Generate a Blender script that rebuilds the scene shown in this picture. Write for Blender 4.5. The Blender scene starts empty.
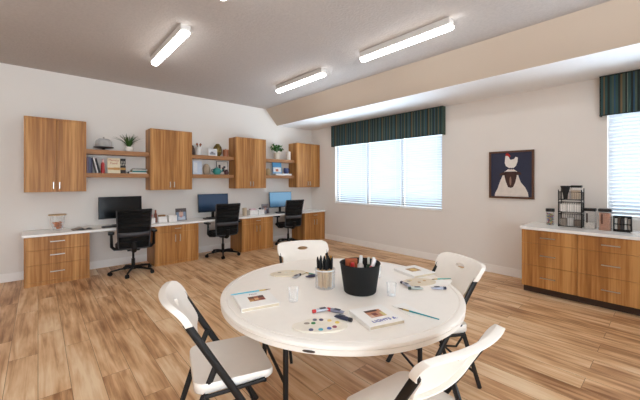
import bpy, bmesh, math, random
from mathutils import Vector, Matrix
random.seed(7)
S = bpy.context.scene
COL = S.collection
PI = math.pi
R = math.radians

# ---------------------------------------------------------------- camera, world, exposure
cam_data = bpy.data.cameras.new('camera')
cam = bpy.data.objects.new('camera', cam_data); COL.objects.link(cam)
cam.location = (0, 0, 1.52)
cam.rotation_euler = (R(90), 0, R(48.29 - 90))
cam_data.sensor_width = 36
cam_data.lens = 36 * 316.4 / 640
cam_data.shift_y = -19.5 / 640
cam_data.clip_start = 0.02
S.camera = cam
S.view_settings.view_transform = 'Standard'
S.view_settings.look = 'None'
S.view_settings.gamma = 1
S.view_settings.use_curve_mapping = False
S.view_settings.exposure = 0.68
S.cycles.use_denoising = True
S.cycles.max_bounces = 10
S.cycles.diffuse_bounces = 6
S.cycles.transparent_max_bounces = 16
S.cycles.sample_clamp_indirect = 6

GROUND = 13.0       # sunlit pale paving outside
SOUTH = 5.0
SKY = 3.2            # daylight outside the windows
LAMP = 9.0           # the ceiling lamps' lenses
world = bpy.data.worlds.new('daylight'); S.world = world
world.use_nodes = True
bg = world.node_tree.nodes['Background']
bg.inputs['Color'].default_value = (0.68, 0.85, 1.0, 1)
# overcast sky: brighter overhead, and a sunlit pale ground below; the horizon is mildest
_nt = world.node_tree
_tc = _nt.nodes.new('ShaderNodeTexCoord'); _sp = _nt.nodes.new('ShaderNodeSeparateXYZ')
_ab = _nt.nodes.new('ShaderNodeMath'); _ab.operation = 'ABSOLUTE'
_mr = _nt.nodes.new('ShaderNodeMapRange')
_mr.inputs['From Min'].default_value = 0.12; _mr.inputs['From Max'].default_value = 0.6
_mr.inputs['To Min'].default_value = 1.1; _mr.inputs['To Max'].default_value = GROUND
_nt.links.new(_tc.outputs['Generated'], _sp.inputs[0]); _nt.links.new(_sp.outputs['Z'], _ab.inputs[0])
_nt.links.new(_ab.outputs[0], _mr.inputs['Value'])
_m2 = _nt.nodes.new('ShaderNodeMapRange')
_m2.inputs['From Min'].default_value = 0.12; _m2.inputs['From Max'].default_value = 0.7
_m2.inputs['To Min'].default_value = 1.1; _m2.inputs['To Max'].default_value = SKY
_nt.links.new(_sp.outputs['Z'], _m2.inputs['Value'])
_lt = _nt.nodes.new('ShaderNodeMath'); _lt.operation = 'LESS_THAN'; _lt.inputs[1].default_value = 0.0
_nt.links.new(_sp.outputs['Z'], _lt.inputs[0])
_mx = _nt.nodes.new('ShaderNodeMix'); _mx.data_type = 'FLOAT'
_nt.links.new(_lt.outputs[0], _mx.inputs[0]); _nt.links.new(_m2.outputs[0], _mx.inputs[2]); _nt.links.new(_mr.outputs[0], _mx.inputs[3])
# the hazy sky is brightest towards the south, behind the camera
_sy = _nt.nodes.new('ShaderNodeMapRange'); _sy.inputs['From Min'].default_value = -0.45; _sy.inputs['From Max'].default_value = -0.9
_sy.inputs['To Min'].default_value = 0.0; _sy.inputs['To Max'].default_value = SOUTH
_nt.links.new(_sp.outputs['Y'], _sy.inputs['Value'])
_ad = _nt.nodes.new('ShaderNodeMath'); _ad.operation = 'ADD'
_nt.links.new(_mx.outputs[0], _ad.inputs[0]); _nt.links.new(_sy.outputs[0], _ad.inputs[1])
_nt.links.new(_ad.outputs[0], bg.inputs['Strength'])
_cm = _nt.nodes.new('ShaderNodeMix'); _cm.data_type = 'RGBA'
_cs = _nt.nodes.new('ShaderNodeMapRange'); _cs.inputs['From Min'].default_value = -0.3; _cs.inputs['From Max'].default_value = -0.6
_nt.links.new(_sp.outputs['Y'], _cs.inputs['Value']); _nt.links.new(_cs.outputs[0], _cm.inputs[0])
_cm.inputs[6].default_value = (0.64, 0.82, 1.0, 1); _cm.inputs[7].default_value = (0.76, 0.885, 1.0, 1)
_nt.links.new(_cm.outputs[2], bg.inputs['Color'])

def portal(y0, y1, z0, z1, south=False):
    L = bpy.data.lights.new('window_portal', 'AREA')
    L.shape = 'RECTANGLE'; L.size = z1 - z0; L.size_y = y1 - y0
    L.cycles.is_portal = True
    o = bpy.data.objects.new('window_portal', L); COL.objects.link(o)
    if south:
        L.size, L.size_y = y1 - y0, z1 - z0
        o.location = ((y0 + y1) / 2, -3.0, (z0 + z1) / 2); o.rotation_euler = (R(90), 0, 0)
    else:
        o.location = (5.80, (y0 + y1) / 2, (z0 + z1) / 2); o.rotation_euler = (0, R(90), 0)
portal(2.86, 5.67, 0.97, 2.45)
portal(-1.60, 0.59, 1.02, 2.45)
portal(-2.3, 1.7, 0.12, 2.6, True)

# ---------------------------------------------------------------- materials
def lin(c):
    out = []
    for v in c:
        v /= 255.0
        out.append(v / 12.92 if v <= 0.04045 else ((v + 0.055) / 1.055) ** 2.4)
    return (*out, 1)

def nodes(name):
    m = bpy.data.materials.new(name); m.use_nodes = True
    nt = m.node_tree
    return m, nt, nt.nodes['Principled BSDF']

def N(nt, t, **kw):
    n = nt.nodes.new(t)
    for k, v in kw.items():
        setattr(n, k, v)
    return n

def plain(name, c, rough=0.5, metal=0.0, vary=0.05, scale=18, bump=0.0, bscale=120, spec=0.5, coat=0):
    """a slightly varied procedural surface"""
    m, nt, b = nodes(name)
    c = lin(c)
    tc = N(nt, 'ShaderNodeTexCoord'); nz = N(nt, 'ShaderNodeTexNoise')
    nz.inputs['Scale'].default_value = scale; nz.inputs['Detail'].default_value = 3
    nt.links.new(tc.outputs['Object'], nz.inputs['Vector'])
    rp = N(nt, 'ShaderNodeValToRGB')
    rp.color_ramp.elements[0].position = 0.3; rp.color_ramp.elements[1].position = 0.7
    rp.color_ramp.elements[0].color = tuple(max(0, v * (1 - vary)) for v in c[:3]) + (1,)
    rp.color_ramp.elements[1].color = tuple(min(1, v * (1 + vary)) for v in c[:3]) + (1,)
    nt.links.new(nz.outputs['Fac'], rp.inputs['Fac'])
    nt.links.new(rp.outputs['Color'], b.inputs['Base Color'])
    b.inputs['Roughness'].default_value = rough
    b.inputs['Metallic'].default_value = metal
    b.inputs['Specular IOR Level'].default_value = spec
    b.inputs['Coat Weight'].default_value = coat
    if bump:
        n2 = N(nt, 'ShaderNodeTexNoise'); n2.inputs['Scale'].default_value = bscale; n2.inputs['Detail'].default_value = 4
        nt.links.new(tc.outputs['Object'], n2.inputs['Vector'])
        bp = N(nt, 'ShaderNodeBump'); bp.inputs['Strength'].default_value = bump; bp.inputs['Distance'].default_value = 0.01
        nt.links.new(n2.outputs['Fac'], bp.inputs['Height'])
        nt.links.new(bp.outputs['Normal'], b.inputs['Normal'])
    return m

def wood(name, dark, mid, light, stretch=(26, 26, 0.9), broad=(4.5, 4.5, 0.12), rough=0.5):
    m, nt, b = nodes(name)
    tc = N(nt, 'ShaderNodeTexCoord')
    mp = N(nt, 'ShaderNodeMapping'); mp.inputs['Scale'].default_value = stretch
    nt.links.new(tc.outputs['Object'], mp.inputs['Vector'])
    nz = N(nt, 'ShaderNodeTexNoise'); nz.inputs['Scale'].default_value = 1.6; nz.inputs['Detail'].default_value = 6; nz.inputs['Distortion'].default_value = 0.25
    nt.links.new(mp.outputs['Vector'], nz.inputs['Vector'])
    mp2 = N(nt, 'ShaderNodeMapping'); mp2.inputs['Scale'].default_value = broad
    nt.links.new(tc.outputs['Object'], mp2.inputs['Vector'])
    nz2 = N(nt, 'ShaderNodeTexNoise'); nz2.inputs['Scale'].default_value = 1.7; nz2.inputs['Detail'].default_value = 2
    nt.links.new(mp2.outputs['Vector'], nz2.inputs['Vector'])
    mx = N(nt, 'ShaderNodeMix'); mx.data_type = 'FLOAT'; mx.inputs[0].default_value = 0.55
    nt.links.new(nz.outputs['Fac'], mx.inputs[2]); nt.links.new(nz2.outputs['Fac'], mx.inputs[3])
    rp = N(nt, 'ShaderNodeValToRGB')
    rp.color_ramp.elements[0].position = 0.36; rp.color_ramp.elements[0].color = lin(dark)
    rp.color_ramp.elements[1].position = 0.62; rp.color_ramp.elements[1].color = lin(light)
    e = rp.color_ramp.elements.new(0.49); e.color = lin(mid)
    nt.links.new(mx.outputs[0], rp.inputs['Fac'])
    nt.links.new(rp.outputs['Color'], b.inputs['Base Color'])
    b.inputs['Roughness'].default_value = rough
    b.inputs['Specular IOR Level'].default_value = 0.35
    b.inputs['Coat Weight'].default_value = 0.08; b.inputs['Coat Roughness'].default_value = 0.33
    return m

def floor_mat():
    m, nt, b = nodes('floor_planks')
    tc = N(nt, 'ShaderNodeTexCoord')
    mp = N(nt, 'ShaderNodeMapping'); mp.inputs['Rotation'].default_value = (0, 0, R(90))
    nt.links.new(tc.outputs['Object'], mp.inputs['Vector'])
    br = N(nt, 'ShaderNodeTexBrick')
    br.offset = 0.37; br.offset_frequency = 2; br.squash = 1
    br.inputs['Scale'].default_value = 1
    br.inputs['Brick Width'].default_value = 1.24; br.inputs['Row Height'].default_value = 0.185
    br.inputs['Mortar Size'].default_value = 0.0016; br.inputs['Mortar Smooth'].default_value = 0.3
    br.inputs['Bias'].default_value = 0
    br.inputs['Color1'].default_value = (0, 0, 0, 1); br.inputs['Color2'].default_value = (1, 1, 1, 1)
    br.inputs['Mortar'].default_value = (0.5, 0.5, 0.5, 1)
    nt.links.new(mp.outputs['Vector'], br.inputs['Vector'])
    # grain: noise stretched along each plank, offset per plank
    sep = N(nt, 'ShaderNodeVectorMath', operation='MULTIPLY_ADD')
    nt.links.new(br.outputs['Color'], sep.inputs[0]); sep.inputs[1].default_value = (7.3, 3.1, 0); 
    nt.links.new(mp.outputs['Vector'], sep.inputs[2])
    mg = N(nt, 'ShaderNodeMapping'); mg.inputs['Scale'].default_value = (1.0, 15, 1)
    nt.links.new(sep.outputs['Vector'], mg.inputs['Vector'])
    g = N(nt, 'ShaderNodeTexNoise'); g.inputs['Scale'].default_value = 1.5; g.inputs['Detail'].default_value = 7; g.inputs['Distortion'].default_value = 0.6
    g.inputs['Roughness'].default_value = 0.6
    nt.links.new(mg.outputs['Vector'], g.inputs['Vector'])
    mg2 = N(nt, 'ShaderNodeMapping'); mg2.inputs['Scale'].default_value = (1.1, 4.5, 1)
    nt.links.new(sep.outputs['Vector'], mg2.inputs['Vector'])
    g2 = N(nt, 'ShaderNodeTexNoise'); g2.inputs['Scale'].default_value = 1.3; g2.inputs['Detail'].default_value = 3
    nt.links.new(mg2.outputs['Vector'], g2.inputs['Vector'])
    a1 = N(nt, 'ShaderNodeMix'); a1.data_type = 'FLOAT'; a1.inputs[0].default_value = 0.5
    nt.links.new(g.outputs['Fac'], a1.inputs[2]); nt.links.new(g2.outputs['Fac'], a1.inputs[3])
    pl = N(nt, 'ShaderNodeMath', operation='MULTIPLY_ADD'); pl.inputs[1].default_value = 0.10; 
    nt.links.new(br.outputs['Color'], pl.inputs[0]); nt.links.new(a1.outputs[0], pl.inputs[2])
    rp = N(nt, 'ShaderNodeValToRGB')
    cr = rp.color_ramp
    cr.elements[0].position = 0.39; cr.elements[0].color = lin(FL[0])
    cr.elements[1].position = 0.69; cr.elements[1].color = lin(FL[3])
    e = cr.elements.new(0.495); e.color = lin(FL[1])
    e = cr.elements.new(0.57); e.color = lin(FL[2])
    nt.links.new(pl.outputs[0], rp.inputs['Fac'])
    mm = N(nt, 'ShaderNodeMix'); mm.data_type = 'RGBA'
    nt.links.new(br.outputs['Fac'], mm.inputs[0]); nt.links.new(rp.outputs['Color'], mm.inputs[6]); mm.inputs[7].default_value = lin((112, 78, 50))
    nt.links.new(mm.outputs[2], b.inputs['Base Color'])
    b.inputs['Roughness'].default_value = 0.42
    b.inputs['Specular IOR Level'].default_value = 0.35
    bp = N(nt, 'ShaderNodeBump'); bp.inputs['Strength'].default_value = 0.15; bp.inputs['Distance'].default_value = 0.004
    nt.links.new(g.outputs['Fac'], bp.inputs['Height']); nt.links.new(bp.outputs['Normal'], b.inputs['Normal'])
    return m

def stripes_mat():
    m, nt, b = nodes('striped_fabric')
    tc = N(nt, 'ShaderNodeTexCoord'); sp = N(nt, 'ShaderNodeSeparateXYZ')
    nt.links.new(tc.outputs['Object'], sp.inputs[0])
    mu = N(nt, 'ShaderNodeMath', operation='MULTIPLY'); mu.inputs[1].default_value = 1 / 0.36
    nt.links.new(sp.outputs['Y'], mu.inputs[0])
    fr = N(nt, 'ShaderNodeMath', operation='FRACT'); nt.links.new(mu.outputs[0], fr.inputs[0])
    rp = N(nt, 'ShaderNodeValToRGB'); cr = rp.color_ramp; cr.interpolation = 'CONSTANT'
    T_, K, G, B_, O, W = (58, 82, 82), (48, 54, 52), (78, 92, 84), (54, 80, 102), (112, 94, 70), (110, 122, 114)
    seq = [(0, K), (.06, T_), (.13, O), (.17, T_), (.24, K), (.30, G), (.36, B_), (.40, K), (.46, T_), (.53, W), (.55, K), (.60, G), (.67, O), (.72, K), (.78, T_), (.85, B_), (.89, G), (.95, T_)]
    cr.elements[0].position = 0; cr.elements[0].color = lin(seq[0][1])
    cr.elements[1].position = seq[1][0]; cr.elements[1].color = lin(seq[1][1])
    for p, c in seq[2:]:
        e = cr.elements.new(p); e.color = lin(c)
    nt.links.new(fr.outputs[0], rp.inputs['Fac']); nt.links.new(rp.outputs['Color'], b.inputs['Base Color'])
    b.inputs['Roughness'].default_value = 0.9; b.inputs['Specular IOR Level'].default_value = 0.1
    return m

def glass_mat(name, tint=(1, 1, 1), opacity=0.06, rough=0.03):
    """thin clear glass: mostly see-through with a sharp reflection"""
    m = bpy.data.materials.new(name); m.use_nodes = True; nt = m.node_tree; nt.nodes.clear()
    out = N(nt, 'ShaderNodeOutputMaterial')
    tr = N(nt, 'ShaderNodeBsdfTransparent'); tr.inputs['Color'].default_value = (*tint, 1)
    gl = N(nt, 'ShaderNodeBsdfPrincipled'); gl.inputs['Base Color'].default_value = (0.9, 0.93, 0.95, 1); gl.inputs['Roughness'].default_value = rough
    lw = N(nt, 'ShaderNodeLayerWeight'); lw.inputs['Blend'].default_value = 0.25
    ad = N(nt, 'ShaderNodeMath', operation='MULTIPLY_ADD'); ad.inputs[1].default_value = 0.55; ad.inputs[2].default_value = opacity
    nt.links.new(lw.outputs['Facing'], ad.inputs[0])
    mx = N(nt, 'ShaderNodeMixShader')
    nt.links.new(ad.outputs[0], mx.inputs[0]); nt.links.new(tr.outputs[0], mx.inputs[1]); nt.links.new(gl.outputs[0], mx.inputs[2])
    nt.links.new(mx.outputs[0], out.inputs['Surface'])
    return m

def slat_mat():
    m = bpy.data.materials.new('blind_slat'); m.use_nodes = True; nt = m.node_tree; nt.nodes.clear()
    out = N(nt, 'ShaderNodeOutputMaterial')
    d = N(nt, 'ShaderNodeBsdfPrincipled'); d.inputs['Base Color'].default_value = lin((214, 217, 222)); d.inputs['Roughness'].default_value = 0.5
    t = N(nt, 'ShaderNodeBsdfTranslucent'); t.inputs['Color'].default_value = lin((240, 244, 248))
    mx = N(nt, 'ShaderNodeMixShader'); mx.inputs[0].default_value = 0.05
    nt.links.new(d.outputs[0], mx.inputs[1]); nt.links.new(t.outputs[0], mx.inputs[2]); nt.links.new(mx.outputs[0], out.inputs['Surface'])
    return m

def mesh_fabric():
    m = bpy.data.materials.new('black_mesh_fabric'); m.use_nodes = True; nt = m.node_tree; nt.nodes.clear()
    out = N(nt, 'ShaderNodeOutputMaterial')
    d = N(nt, 'ShaderNodeBsdfPrincipled'); d.inputs['Base Color'].default_value = lin((11, 11, 12)); d.inputs['Roughness'].default_value = 0.8; d.inputs['Specular IOR Level'].default_value = 0.25
    t = N(nt, 'ShaderNodeBsdfTransparent')
    tc = N(nt, 'ShaderNodeTexCoord'); w = N(nt, 'ShaderNodeTexWave'); w.bands_direction = 'Z'; w.inputs['Scale'].default_value = 4.2; w.inputs['Distortion'].default_value = 0.6
    nt.links.new(tc.outputs['Object'], w.inputs['Vector'])
    mr = N(nt, 'ShaderNodeMapRange'); mr.inputs['To Min'].default_value = 0.80; mr.inputs['To Max'].default_value = 0.97
    nt.links.new(w.outputs['Fac'], mr.inputs['Value'])
    mx = N(nt, 'ShaderNodeMixShader')
    nt.links.new(mr.outputs[0], mx.inputs[0]); nt.links.new(t.outputs[0], mx.inputs[1]); nt.links.new(d.outputs[0], mx.inputs[2]); nt.links.new(mx.outputs[0], out.inputs['Surface'])
    return m

def emit(name, c, s):
    m = bpy.data.materials.new(name); m.use_nodes = True; nt = m.node_tree
    b = nt.nodes['Principled BSDF']; b.inputs['Base Color'].default_value = lin((240, 240, 236)); b.inputs['Emission Color'].default_value = (*c, 1); b.inputs['Emission Strength'].default_value = s
    return m

FL = [(146, 100, 62), (196, 149, 106), (220, 178, 134), (238, 208, 170)]
M = {}
M['wall'] = plain('wall_paint', (232, 226, 219), 0.85, vary=0.01, scale=2, spec=0.2)
M['ceiling'] = plain('ceiling_texture', (186, 178, 172), 0.95, vary=0.05, scale=40, bump=0.55, bscale=38, spec=0.1)
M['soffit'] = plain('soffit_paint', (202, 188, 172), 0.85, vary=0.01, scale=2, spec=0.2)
M['trim'] = plain('trim_paint', (244, 240, 235), 0.5, vary=0.01)
M['floor'] = floor_mat()
M['wood'] = wood('cabinet_wood', (138, 88, 43), (172, 117, 60), (202, 149, 88))
M['wood_edge'] = wood('cabinet_wood_edge', (96, 66, 44), (122, 86, 60), (146, 108, 78))
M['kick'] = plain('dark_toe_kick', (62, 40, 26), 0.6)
M['quartz'] = plain('white_worktop', (246, 244, 240), 0.22, vary=0.008, scale=60)
M['nickel'] = plain('satin_nickel', (190, 184, 176), 0.3, metal=1.0, vary=0.02)
M['stripes'] = stripes_mat()
M['slat'] = slat_mat()
M['white_plastic'] = plain('white_plastic', (240, 232, 222), 0.42, vary=0.012, bump=0.04, bscale=300)
M['white_gloss'] = plain('white_gloss', (236, 234, 230), 0.25, vary=0.01)
M['bronze'] = plain('dark_brown_steel', (22, 19, 18), 0.5, vary=0.08, spec=0.35)
M['black'] = plain('black_plastic', (11, 11, 12), 0.45, vary=0.1, spec=0.3)
M['graphite'] = plain('graphite_plastic', (58, 58, 62), 0.4, vary=0.08)
M['black_cloth'] = plain('black_cloth', (10, 10, 11), 0.9, vary=0.2, bump=0.3, bscale=400)
M['mesh'] = mesh_fabric()
M['screen'] = plain('glossy_screen', (12, 14, 17), 0.16, vary=0.02, spec=0.35, coat=0)
M['lamp_body'] = plain('lamp_housing', (206, 200, 194), 0.5, vary=0.02)
M['lens'] = emit('lit_lamp_lens', (0.97, 0.99, 1.0), LAMP)
M['glass'] = glass_mat('clear_glass', opacity=0.03)
M['pane'] = glass_mat('window_glass', opacity=0.02)
M['acrylic'] = glass_mat('clear_acrylic', opacity=0.05, rough=0.1)
M['cream'] = plain('cream_paper', (232, 222, 202), 0.7)
M['paper'] = plain('white_paper', (240, 236, 230), 0.7, vary=0.01)
M['pages'] = plain('page_edges', (206, 190, 164), 0.8)
def P(c, rough=0.5, metal=0.0, **k):
    key = ('p', c, rough, metal)
    if key not in M:
        M[key] = plain('paint_%02x%02x%02x' % c, c, rough, metal, **k)
    return M[key]

# ---------------------------------------------------------------- mesh helpers
class MB:
    def __init__(s): s.bm = bmesh.new()
    def box(s, x0, x1, y0, y1, z0, z1, bev=0.0, mat=None):
        t = bmesh.new()
        bmesh.ops.create_cube(t, size=1)
        for v in t.verts:
            v.co = Vector(((x0 + x1) / 2 + v.co.x * (x1 - x0), (y0 + y1) / 2 + v.co.y * (y1 - y0), (z0 + z1) / 2 + v.co.z * (z1 - z0)))
        if bev:
            bmesh.ops.bevel(t, geom=t.edges[:], offset=bev, segments=2, affect='EDGES', profile=0.6)
        s._add(t, mat); return s
    def _add(s, t, mat=None):
        if mat is not None: t.transform(mat)
        me = bpy.data.meshes.new('t'); t.to_mesh(me); t.free(); s.bm.from_mesh(me); bpy.data.meshes.remove(me)
    def lathe(s, prof, n=32, cx=0, cy=0, z=0, mat=None):
        """prof: list of (radius, height); closed where radius is 0"""
        t = bmesh.new(); rings = []
        for r, h in prof:
            if r <= 1e-6: rings.append([t.verts.new((cx, cy, z + h))])
            else: rings.append([t.verts.new((cx + r * math.cos(2 * PI * k / n), cy + r * math.sin(2 * PI * k / n), z + h)) for k in range(n)])
        for a, b in zip(rings, rings[1:]):
            for k in range(n):
                q = (k + 1) % n
                if len(a) == 1 and len(b) == 1: continue
                if len(a) == 1: t.faces.new((a[0], b[q], b[k]))
                elif len(b) == 1: t.faces.new((a[k], a[q], b[0]))
                else: t.faces.new((a[k], a[q], b[q], b[k]))
        bmesh.ops.recalc_face_normals(t, faces=t.faces[:])
        s._add(t, mat); return s
    def tube(s, pts, r, n=10, flat=1.0, mat=None, r_end=None):
        """sweep of a round (or flattened) section along points"""
        pts = [Vector(p) for p in pts]; t = bmesh.new(); rings = []
        up0 = None
        for i, p in enumerate(pts):
            d = (pts[min(i + 1, len(pts) - 1)] - pts[max(i - 1, 0)]).normalized()
            if up0 is None:
                up0 = Vector((0, 1, 0)) if abs(d.y) < 0.9 else Vector((0, 0, 1))
            a = d.cross(up0)
            if a.length < 1e-4: a = d.cross(Vector((1, 0, 0)))
            a.normalize(); b = a.cross(d).normalized()
            rr = r if r_end is None else r + (r_end - r) * i / (len(pts) - 1)
            rings.append([t.verts.new(p + a * rr * math.cos(2 * PI * k / n) + b * rr * flat * math.sin(2 * PI * k / n)) for k in range(n)])
        for A, B in zip(rings, rings[1:]):
            for k in range(n):
                q = (k + 1) % n; t.faces.new((A[k], A[q], B[q], B[k]))
        t.faces.new(rings[0][::-1]); t.faces.new(rings[-1])
        bmesh.ops.recalc_face_normals(t, faces=t.faces[:])
        s._add(t, mat); return s
    def prism(s, outline, z0, z1, mat=None, bev=0):
        t = bmesh.new()
        vs = [t.verts.new((x, y, z0)) for x, y in outline]
        f = t.faces.new(vs)
        r = bmesh.ops.extrude_face_region(t, geom=[f])
        for v in r['geom']:
            if isinstance(v, bmesh.types.BMVert): v.co.z = z1
        bmesh.ops.recalc_face_normals(t, faces=t.faces[:])
        if bev: bmesh.ops.bevel(t, geom=t.edges[:], offset=bev, segments=2, affect='EDGES')
        s._add(t, mat); return s
    def ball(s, c, r, sc=(1, 1, 1), sub=2, mat=None):
        t = bmesh.new(); bmesh.ops.create_icosphere(t, subdivisions=sub, radius=r)
        for v in t.verts: v.co = Vector((c[0] + v.co.x * sc[0], c[1] + v.co.y * sc[1], c[2] + v.co.z * sc[2]))
        s._add(t, mat); return s
    def quad(s, a, b, c, d):
        s.bm.faces.new([s.bm.verts.new(p) for p in (a, b, c, d)]); return s
    def build(s, name, mat, parent=None, smooth=False):
        me = bpy.data.meshes.new(name); s.bm.to_mesh(me); s.bm.free()
        me.materials.append(mat)
        if smooth:
            for p in me.polygons: p.use_smooth = True
            me.set_sharp_from_angle(angle=R(38))
        o = bpy.data.objects.new(name, me); COL.objects.link(o)
        if parent is not None: o.parent = parent
        return o

def thing(name, label, cat, loc=(0, 0, 0), rz=0.0, group=None):
    o = bpy.data.objects.new(name, None); COL.objects.link(o)
    o.empty_display_size = 0.1
    o.location = loc; o.rotation_euler = (0, 0, rz)
    o['label'] = label; o['category'] = cat
    if group: o['group'] = group
    return o
def tag(o, label, cat, group=None, loc=None, rz=None):
    o['label'] = label; o['category'] = cat
    if group: o['group'] = group
    if loc is not None: o.location = loc
    if rz is not None: o.rotation_euler = (0, 0, rz)
    return o
def struct(o): o['kind'] = 'structure'; return o
def dup(root, loc, rz=None, label=None, group=None):
    def cp(o, par):
        c = o.copy(); COL.objects.link(c); c.parent = par
        for ch in list(o.children): cp(ch, c)
        return c
    r = cp(root, None); r.location = loc
    if rz is not None: r.rotation_euler = (0, 0, rz)
    if label: r['label'] = label
    if group: r['group'] = group
    return r
def text(name, body, size, mat, parent, loc, rot, ext=0.0006):
    c = bpy.data.curves.new(name, 'FONT'); c.body = body; c.size = size; c.extrude = ext
    c.align_x = 'CENTER'; c.align_y = 'CENTER'; c.materials.append(mat)
    tmp = bpy.data.objects.new('tmp', c)
    me = bpy.data.meshes.new_from_object(tmp); me.name = name
    bpy.data.objects.remove(tmp)
    o = bpy.data.objects.new(name, me); COL.objects.link(o); o.parent = parent
    o.location = loc; o.rotation_euler = rot
    return o
def rounded(w, h, r, n=6):
    pts = []
    for cx, cy, a0 in ((w / 2 - r, h / 2 - r, 0), (-w / 2 + r, h / 2 - r, 90), (-w / 2 + r, -h / 2 + r, 180), (w / 2 - r, -h / 2 + r, 270)):
        for k in range(n + 1):
            a = R(a0 + 90 * k / n); pts.append((cx + r * math.cos(a), cy + r * math.sin(a)))
    return pts
def resample(pts, n):
    pts = [Vector(p) for p in pts]; L = [0]
    for a, b in zip(pts, pts[1:] + pts[:1]): L.append(L[-1] + (b - a).length)
    out = []; j = 0
    for k in range(n):
        t = L[-1] * k / n
        while L[j + 1] < t: j += 1
        a, b = pts[j], pts[(j + 1) % len(pts)]
        out.append(a.lerp(b, (t - L[j]) / max(1e-9, L[j + 1] - L[j])))
    return out

# ---------------------------------------------------------------- room
YA, XB, ZC = 6.65, 5.61, 3.265
XW, YS = -2.6, -2.8
TH = 0.16
struct(MB().box(XW - TH, XB + TH, YS - TH, YA + TH, -0.1, 0).build('floor', M['floor']))
struct(MB().box(XW - TH, XB + TH, YS - TH, YA + TH, ZC, ZC + 0.1).build('ceiling', M['ceiling']))
struct(MB().box(XW - TH, XB + TH, YA, YA + TH, 0, ZC).build('wall_north', M['wall']))
struct(MB().box(XW - TH, XW, YS, YA, 0, ZC).build('wall_west', M['wall']))
W3 = (-2.3, 1.7, 0.12, 2.6)      # unseen glazed doors, added behind the camera to bring in front light
struct(MB().box(XW - TH, W3[0], YS - TH, YS, 0, ZC).box(W3[1], XB + TH, YS - TH, YS, 0, ZC).box(W3[0], W3[1], YS - TH, YS, 0, W3[2]).box(W3[0], W3[1], YS - TH, YS, W3[3], ZC).build('wall_south', M['wall']))
w3 = struct(bpy.data.objects.new('added_window', None)); COL.objects.link(w3)
f3 = MB(); ya, yb = YS - 0.12, YS - 0.06
f3.box(W3[0], W3[1], ya, yb, W3[2], W3[2] + .06).box(W3[0], W3[1], ya, yb, W3[3] - .06, W3[3])
for xx in (W3[0], -0.98, 0.34, W3[1] - .06): f3.box(xx, xx + .06, ya, yb, W3[2] + .06, W3[3] - .06)
f3.build('window_frame', M['white_gloss'], w3)
MB().box(W3[0] + .06, W3[1] - .06, YS - .095, YS - .085, W3[2] + .06, W3[3] - .06).build('glass_pane', M['pane'], w3)
W1 = (2.885, 5.72, 0.945, 2.45); W2 = (-1.60, 0.595, 1.015, 2.45)
w = MB()
w.box(XB, XB + TH, YS, W2[0], 0, ZC).box(XB, XB + TH, W2[0], W2[1], 0, W2[2]).box(XB, XB + TH, W2[0], W2[1], W2[3], ZC)
w.box(XB, XB + TH, W2[1], W1[0], 0, ZC).box(XB, XB + TH, W1[0], W1[1], 0, W1[2]).box(XB, XB + TH, W1[0], W1[1], W1[3], ZC)
w.box(XB, XB + TH, W1[1], YA, 0, ZC)
struct(w.build('wall_east', M['wall']))
# dropped soffit with a sloping face along the window wall
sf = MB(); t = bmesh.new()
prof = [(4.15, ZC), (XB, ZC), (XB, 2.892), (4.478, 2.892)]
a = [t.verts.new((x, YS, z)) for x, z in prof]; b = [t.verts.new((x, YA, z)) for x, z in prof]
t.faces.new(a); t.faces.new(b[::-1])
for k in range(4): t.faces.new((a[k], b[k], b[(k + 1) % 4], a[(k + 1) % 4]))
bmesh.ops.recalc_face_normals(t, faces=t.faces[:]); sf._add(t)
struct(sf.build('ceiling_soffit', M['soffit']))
struct(MB().box(4.476, XB, YS, YA, 2.888, 2.892).build('ceiling_soffit_underside', plain('window_lit_underside', (240, 240, 240), 0.7, vary=0.01)))  # underside coloured whiter than the face to carry the window light
struct(MB().box(XW, XB, YA - 0.014, YA, 0, 0.13, 0.003).build('baseboard_north', M['trim']))
struct(MB().box(XB - 0.014, XB, YS, YA - 0.016, 0, 0.13, 0.003).build('baseboard_east', M['trim']))
struct(MB().box(XW, XW + 0.014, YS, YA - 0.016, 0, 0.13, 0.003).build('baseboard_west', M['trim']))

def window(name, y0, y1, z0, z1, splits):
    root = struct(bpy.data.objects.new(name, None)); COL.objects.link(root)
    f = MB(); x0, x1 = XB + 0.09, XB + 0.14; q = 0.045
    f.box(x0, x1, y0, y1, z0, z0 + q).box(x0, x1, y0, y1, z1 - q, z1).box(x0, x1, y0, y0 + q, z0 + q, z1 - q).box(x0, x1, y1 - q, y1, z0 + q, z1 - q)
    for s_ in splits: f.box(x0, x1, s_ - 0.035, s_ + 0.035, z0 + q, z1 - q)
    f.build('window_frame', M['white_gloss'], root)
    MB().box(XB + 0.112, XB + 0.118, y0 + q, y1 - q, z0 + q, z1 - q).build('glass_pane', M['pane'], root)
    MB().box(XB - 0.012, XB + 0.088, y0, y1, z0 - 0.0, z0 + 0.018, 0.003).build('window_sill', M['trim'], root)
window('window_1', *W1, (4.728, 3.80))
window('window_2', *W2, (-0.5,))

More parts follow.
